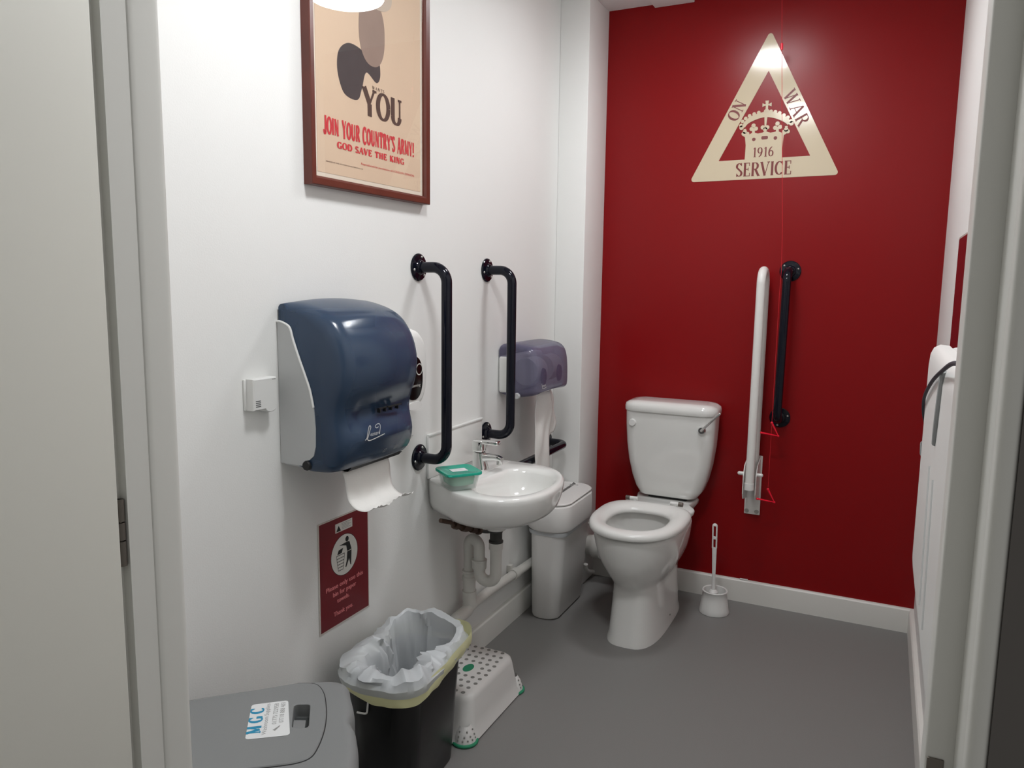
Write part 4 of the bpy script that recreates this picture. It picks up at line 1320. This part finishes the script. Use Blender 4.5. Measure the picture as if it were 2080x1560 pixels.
gm = G()
rg = []
for i_, (z, off) in enumerate(((.322, .0075), (.331, .0085), (.345, .0075), (.359, .006))):
    ring_ = []
    for (x, y) in rim_ring(off):
        a = math.atan2(y / HY, x / HX)
        drop = .010 * math.sin(2 * a + .6) + .008 * nz((x, y, 0), 14, 3) if i_ < 2 else 0
        w_ = .004 * nz((x, y, z), 30, 1) + bulge(a) * (.55, .8, 1, 1)[i_]
        n_ = Vector((x, y, 0)).normalized()
        ring_.append((x + n_.x * w_, y + n_.y * w_, z + drop + .004 * nz((x, y, z), 18, 5) + bulge(a) * (.35, .45, .8, 1.1)[i_]))
    rg.append(ring_)
gm.loft(rg, False, False); gm.xf(binf); cuff = gm.make('yellow_cuff', 'yellow', ln, angle=60)
gm = G()
rg = []
SEQB = ((.338, .0100, 0, .15), (.348, .0130, .05, .4), (.358, .0140, .2, .7), (.368, .008, .45, .8), (.377, .000, .7, 1), (.384, -.010, .9, 1), (.386, -.020, 1.0, 1), (.382, -.030, .95, 1.1), (.370, -.037, .8, 1.1), (.352, -.042, .55, 1.2),
        (.325, -.046, .3, 1.3), (.29, -.049, .1, 1.3), (.25, -.052, 0, 1.2), (.20, -.055, 0, 1.1), (.14, -.058, 0, 1), (.09, -.064, 0, .8), (.055, -.085, 0, .5))
for si_, (z, off, up, namp) in enumerate(SEQB):
    ring_ = []
    base = rim_ring(0)
    for i, (x0_, y0_) in enumerate(base):
        a = math.atan2(y0_ / HY, x0_ / HX)
        back_ = max(0, math.cos(a - R(100))) ** 1.3
        left_ = max(0, math.cos(a - R(195))) ** 2
        front_ = max(0, math.cos(a - R(275))) ** 2
        inset = 1 + .75 * left_ + .40 * front_ - .35 * back_
        o_ = off * (inset if off < 0 and z > .2 else 1) + (bulge(a) * (.45 if si_ < 3 else .25) if si_ < 7 else 0)
        n_ = Vector((x0_ / HX, y0_ / HY, 0)).normalized()
        p = Vector((x0_ + n_.x * o_, y0_ + n_.y * o_, z))
        lift = up * (.014 * back_ + .020 * left_ + .004)
        q = (p.x * 1.0, p.y * 1.0, p.z * .35)
        cr = ridge(q, 11, 2.0) * .016 + ridge(q, 24, 5.0) * .009 + ridge(q, 55, 7.0) * .003 + nz(q, 8, 9.0) * .020 - .006
        if si_ >= 3:
            cr += folds(a + .15 * math.sin(si_ * .8)) * (.6 if si_ < 6 else 1.2)
        push = cr * namp * (.35 if off > 0.006 else 1)
        if si_ >= 7:
            push = min(push, -.016 - o_)
        p += n_ * push
        p.z += lift + up * (.034 * nz((x0_, y0_, 0), 9, 4) + .014 * ridge((x0_, y0_, 0), 12, 8) + .006 * ridge((x0_, y0_, 0), 27, 3) - .010)
        ring_.append(tuple(p))
    rg.append(ring_)
gm.loft(rg, False, True); gm.xf(binf); gm.make('bag', 'bag', ln, angle=28)

# ================================================================== GREY BIN IN THE FOREGROUND
gb = thing('nappy_bin', 'grey lidded washroom bin with white sticker in the near corner', 'bin', (.27, 1.10, 0))
E1v = Vector((.77, .637, 0)).normalized()      # towards the lid's front edge
E2v = Vector((.637, -.77, 0)).normalized()
GO = Vector((.33, 1.07, 0))                    # a point on the lid


def gfr(p):
    q = GO + E1v * p[0] + E2v * p[1]
    return (q.x, q.y, p[2])


def to_local(x, y):
    d = Vector((x, y, 0)) - GO
    return (d.dot(E1v), d.dot(E2v))


# outline of the lid in local axes: +u front, v across
FU = to_local(.395, 1.16)[0] + .004
lid_o = [(FU - .010, -.145), (FU - .004, -.10), (FU + .001, -.04), (FU - .006, .0), (FU + .002, .04), (FU + .002, .12), (FU - .012, .185), (FU - .05, .205), (-.10, .210), (-.245, .205), (-.262, .18), (-.262, -.12), (-.245, -.150), (-.12, -.165), (0.0, -.172), (FU - .045, -.170)]
lid_o = [(p.x, p.y) for p in spline(lid_o, 5, True)]
gm = G()
lc = (-.08, .02)
sc2 = lambda k: [(lc[0] + (u - lc[0]) * k, lc[1] + (v - lc[1]) * k) for u, v in lid_o]
gm.loft([[(u, v, z) for u, v in sc2(k)] for z, k in ((.002, .80), (.02, .83), (.30, .90), (.440, .93))]); gm.xf(gfr); gm.make('body', 'greybin', gb, angle=40)
r4 = [to_local(*p) for p in ((.277, 1.121), (.306, 1.137), (.360, 1.069), (.329, 1.056))]
cr = (sum(p[0] for p in r4) / 4, sum(p[1] for p in r4) / 4)
gm = G()
gm.loft([[(u, v, z) for u, v in sc2(k)] for z, k in ((.438, .95), (.440, .985), (.452, 1.0), (.495, 1.0), (.510, .99), (.519, .965), (.5235, .925), (.5245, .88))]
        + [[(cr[0] + (u - cr[0]) * .36, cr[1] + (v - cr[1]) * .36, z) for u, v in lid_o] for z in (.5245, .492)]); gm.xf(gfr); gm.make('lid', 'greybin', gb, angle=40)
# raised flap on the lid with a dark seam round it
fl_pts = [to_local(*p) for p in ((.225, 1.190), (.261, 1.205), (.300, 1.185), (.344, 1.140), (.372, 1.105), (.395, 1.070), (.415, 1.030), (.423, 1.000), (.410, .975), (.375, .945), (.34, .918))]
back = [(-.235, .155), (-.235, -.130)]
flap = [(p.x, p.y) for p in spline([tuple(p) for p in fl_pts], 5)] + back
fc = (-.06, .02)
flap_e = resample(flap, 120)
hp_ = []
for i in range(4):
    q_ = fillet([(*r4[i - 1], 0), (*r4[i], 0), (*r4[(i + 1) % 4], 0)], .008, 5)[1:-1]
    hp_ += [(p.x, p.y) for p in q_]


def on_hole(u, v, k=1.0):
    """where the bearing of a flap-edge point leaves the rounded recess outline"""
    d = Vector((u - cr[0], v - cr[1]))
    best = None
    for i in range(len(hp_)):
        a, b = Vector(hp_[i]) - Vector(cr), Vector(hp_[(i + 1) % len(hp_)]) - Vector(cr)
        e = b - a
        den = d.x * e.y - d.y * e.x
        if abs(den) < 1e-12:
            continue
        t = (a.x * e.y - a.y * e.x) / den
        w_ = (a.x * d.y - a.y * d.x) / den
        if t > 0 and -1e-6 <= w_ <= 1 + 1e-6:
            best = t if best is None else max(best, t)
    t = best if best is not None else .2
    return (cr[0] + d.x * t * k, cr[1] + d.y * t * k)


gm = G()
gm.loft([[(fc[0] + (u - fc[0]) * k, fc[1] + (v - fc[1]) * k, z) for u, v in flap_e] for z, k in ((.523, 1.0), (.5255, 1.0), (.5272, .985))]
        + [[(*on_hole(u, v, k), z) for u, v in flap_e] for k, z in ((1.06, .5272), (1.0, .5262), (.985, .500), (.97, .4985))], False, True)
gm.xf(gfr); flp = gm.make('flap', 'greybin', gb, angle=10)
gm = G(); gm.tube([(u * 1.004, v * 1.004, .5240) for u, v in flap[:51]], .0017, 8); gm.xf(gfr); gm.make('flap_seam', 'blackmatt', gb)
mix = lambda a, b, t: (a[0] * (1 - t) + b[0] * t, a[1] * (1 - t) + b[1] * t)
A_, B_, C_, D_ = [mix(cr, p, .90) for p in r4]
gm = G()
gm.loft([[(*A_, .4990), (*B_, .4990), (*C_, .4990), (*D_, .4990)], [(*A_, .5000), (*B_, .5000), (*C_, .5000), (*D_, .5000)]])
gm.xf(gfr); gm.make('latch_recess', 'greydark', flp, smooth=False)
gm = G()
q = [mix(A_, D_, .48), mix(B_, C_, .48), mix(B_, C_, .99), mix(A_, D_, .99)]
q = [mix(q[0], q[1], .0), mix(q[0], q[1], .80), mix(q[3], q[2], .80), mix(q[3], q[2], .0)]
gm.loft([[(*p, .5000) for p in q], [(*p, z_) for p, z_ in zip(q, (.516, .516, .522, .522))]])
gm.xf(gfr); gm.make('latch_tab', 'greybin', flp, smooth=False)
# sticker; reads with its top to the hinge side
s1, s2, s3, s4 = [Vector((*p, .5275)) for p in ((.203, 1.079), (.257, 1.126), (.345, 1.034), (.280, .984))]
ux = (s1 - s4).normalized()
uy = ((s4 + s1) / 2 - (s2 + s3) / 2); uy = (uy - ux * uy.dot(ux)).normalized()
sf = (s4.copy(), ux, uy, Vector((0, 0, 1)))
LW = (s1 - s4).length; LH = ((s4 - s3).length + (s1 - s2).length) / 2
def sq(p): return ((p - s4).dot(ux), (p - s4).dot(uy))
c4 = [sq(s3), sq(s2), sq(s1), sq(s4)]
gm = G()
poly = []
for i in range(4):
    qq = fillet([(*c4[i - 1], 0), (*c4[i], 0), (*c4[(i + 1) % 4], 0)], .007, 4)[1:-1]
    poly += [(p.x, p.y) for p in qq]
gm.prism(poly, sf, 0, .0004); stk = gm.make('sticker', 'sticker', gb, smooth=False, label='white sticker lettered MGC')
gm = G()
serif_text(gm, 'M G C', (sf[0] + ux * (LW * .13) - uy * (LH * .345), ux, uy, sf[3]), .0265, LW * .74, thick=.30, thin=.10, gap=.0, h=.0006)
gm.make('large_lettering', 'cyan', stk, smooth=False)
gm = G()
label_text(gm, 'Washroom Supplies', (sf[0] + ux * (LW * .07) - uy * (LH * .48), ux, uy, sf[3]), .012, .0006, width=LW * .90)
gm.make('small_lettering', 'greyink', stk, smooth=False)
gm = G()
label_text(gm, '01775 722958', (sf[0] + ux * (LW * .33) - uy * (LH * .70), ux, uy, sf[3]), .0125, .0006, width=LW * .62)
label_text(gm, '07718 888 403', (sf[0] + ux * (LW * .36) - uy * (LH * .87), ux, uy, sf[3]), .0125, .0006, width=LW * .60)
strip(gm, [(LW * .16, -LH * .66), (LW * .28, -LH * .80)], [.006, .002], sf, .0006)
gm.make('small_lettering', 'greyink', stk, smooth=False)

# ================================================================== RIGHT WALL
bc_ = thing('baby_changing_station', 'white fold-down baby changing station closed on the right wall', 'baby changer', (1.45, 1.27, .82))
gm = G().rbox(1.425, W - .0005, .87, 1.735, .820, 1.276, .02, 5); gm.make('back_shell', 'plastic', bc_)
gm = G()
rg = []
for x, k in ((1.428, .002), (1.412, .0), (1.402, .006), (1.397, .018), (1.395, .035)):
    rg.append([(x, y, z) for y, z in rrect(1.302, 1.0475, .425 - k, .2345 - k, max(.015, .040 - k), 8)])
gm.loft(rg); gm.make('front_panel', 'plastic', bc_, angle=50)
gm = G()
gm.tube(spline([(1.3955, 1.285, 1.268), (1.3945, 1.300, 1.22), (1.3945, 1.318, 1.175), (1.3955, 1.332, 1.15)], 5), .0055, 10); gm.make('handle_groove', 'slit', bc_)
for yy in (1.30, 1.40):
    gm = G().tube([(1.3956, yy, 1.10), (1.3956, yy - .05, .88)], .003, 8); gm.make('panel_rib', 'rib', bc_)
gm = G().tube(spline([(1.392, .95, 1.305), (1.390, 1.06, 1.300), (1.390, 1.217, 1.277), (1.390, 1.453, 1.234), (1.390, 1.640, 1.184), (1.3945, 1.725, 1.142), (1.405, 1.742, 1.10), (1.412, 1.742, 1.07)], 6), .0030, 10); gm.make('strap', 'elastic', bc_)
gm = G().tube(fillet([(1.409, 1.742, 1.085), (1.397, 1.752, 1.075), (1.398, 1.752, 1.045), (1.412, 1.742, 1.050)], .006, 4), .0024, 8); gm.make('strap_buckle', 'slit', bc_)

rs = thing('maroon_sign', 'plain dark red sign on the right wall above the baby changing station', 'sign', (W, 2.47, 1.10))
G().rbox(W - .0022, W - .0005, 2.26, 2.690, 1.12, 1.543, .0006, 1).make('backing', 'laminate', rs)
G().box(W - .0028, W - .0022, 2.266, 2.684, 1.126, 1.537).make('sheet', 'maroon', rs, smooth=False)
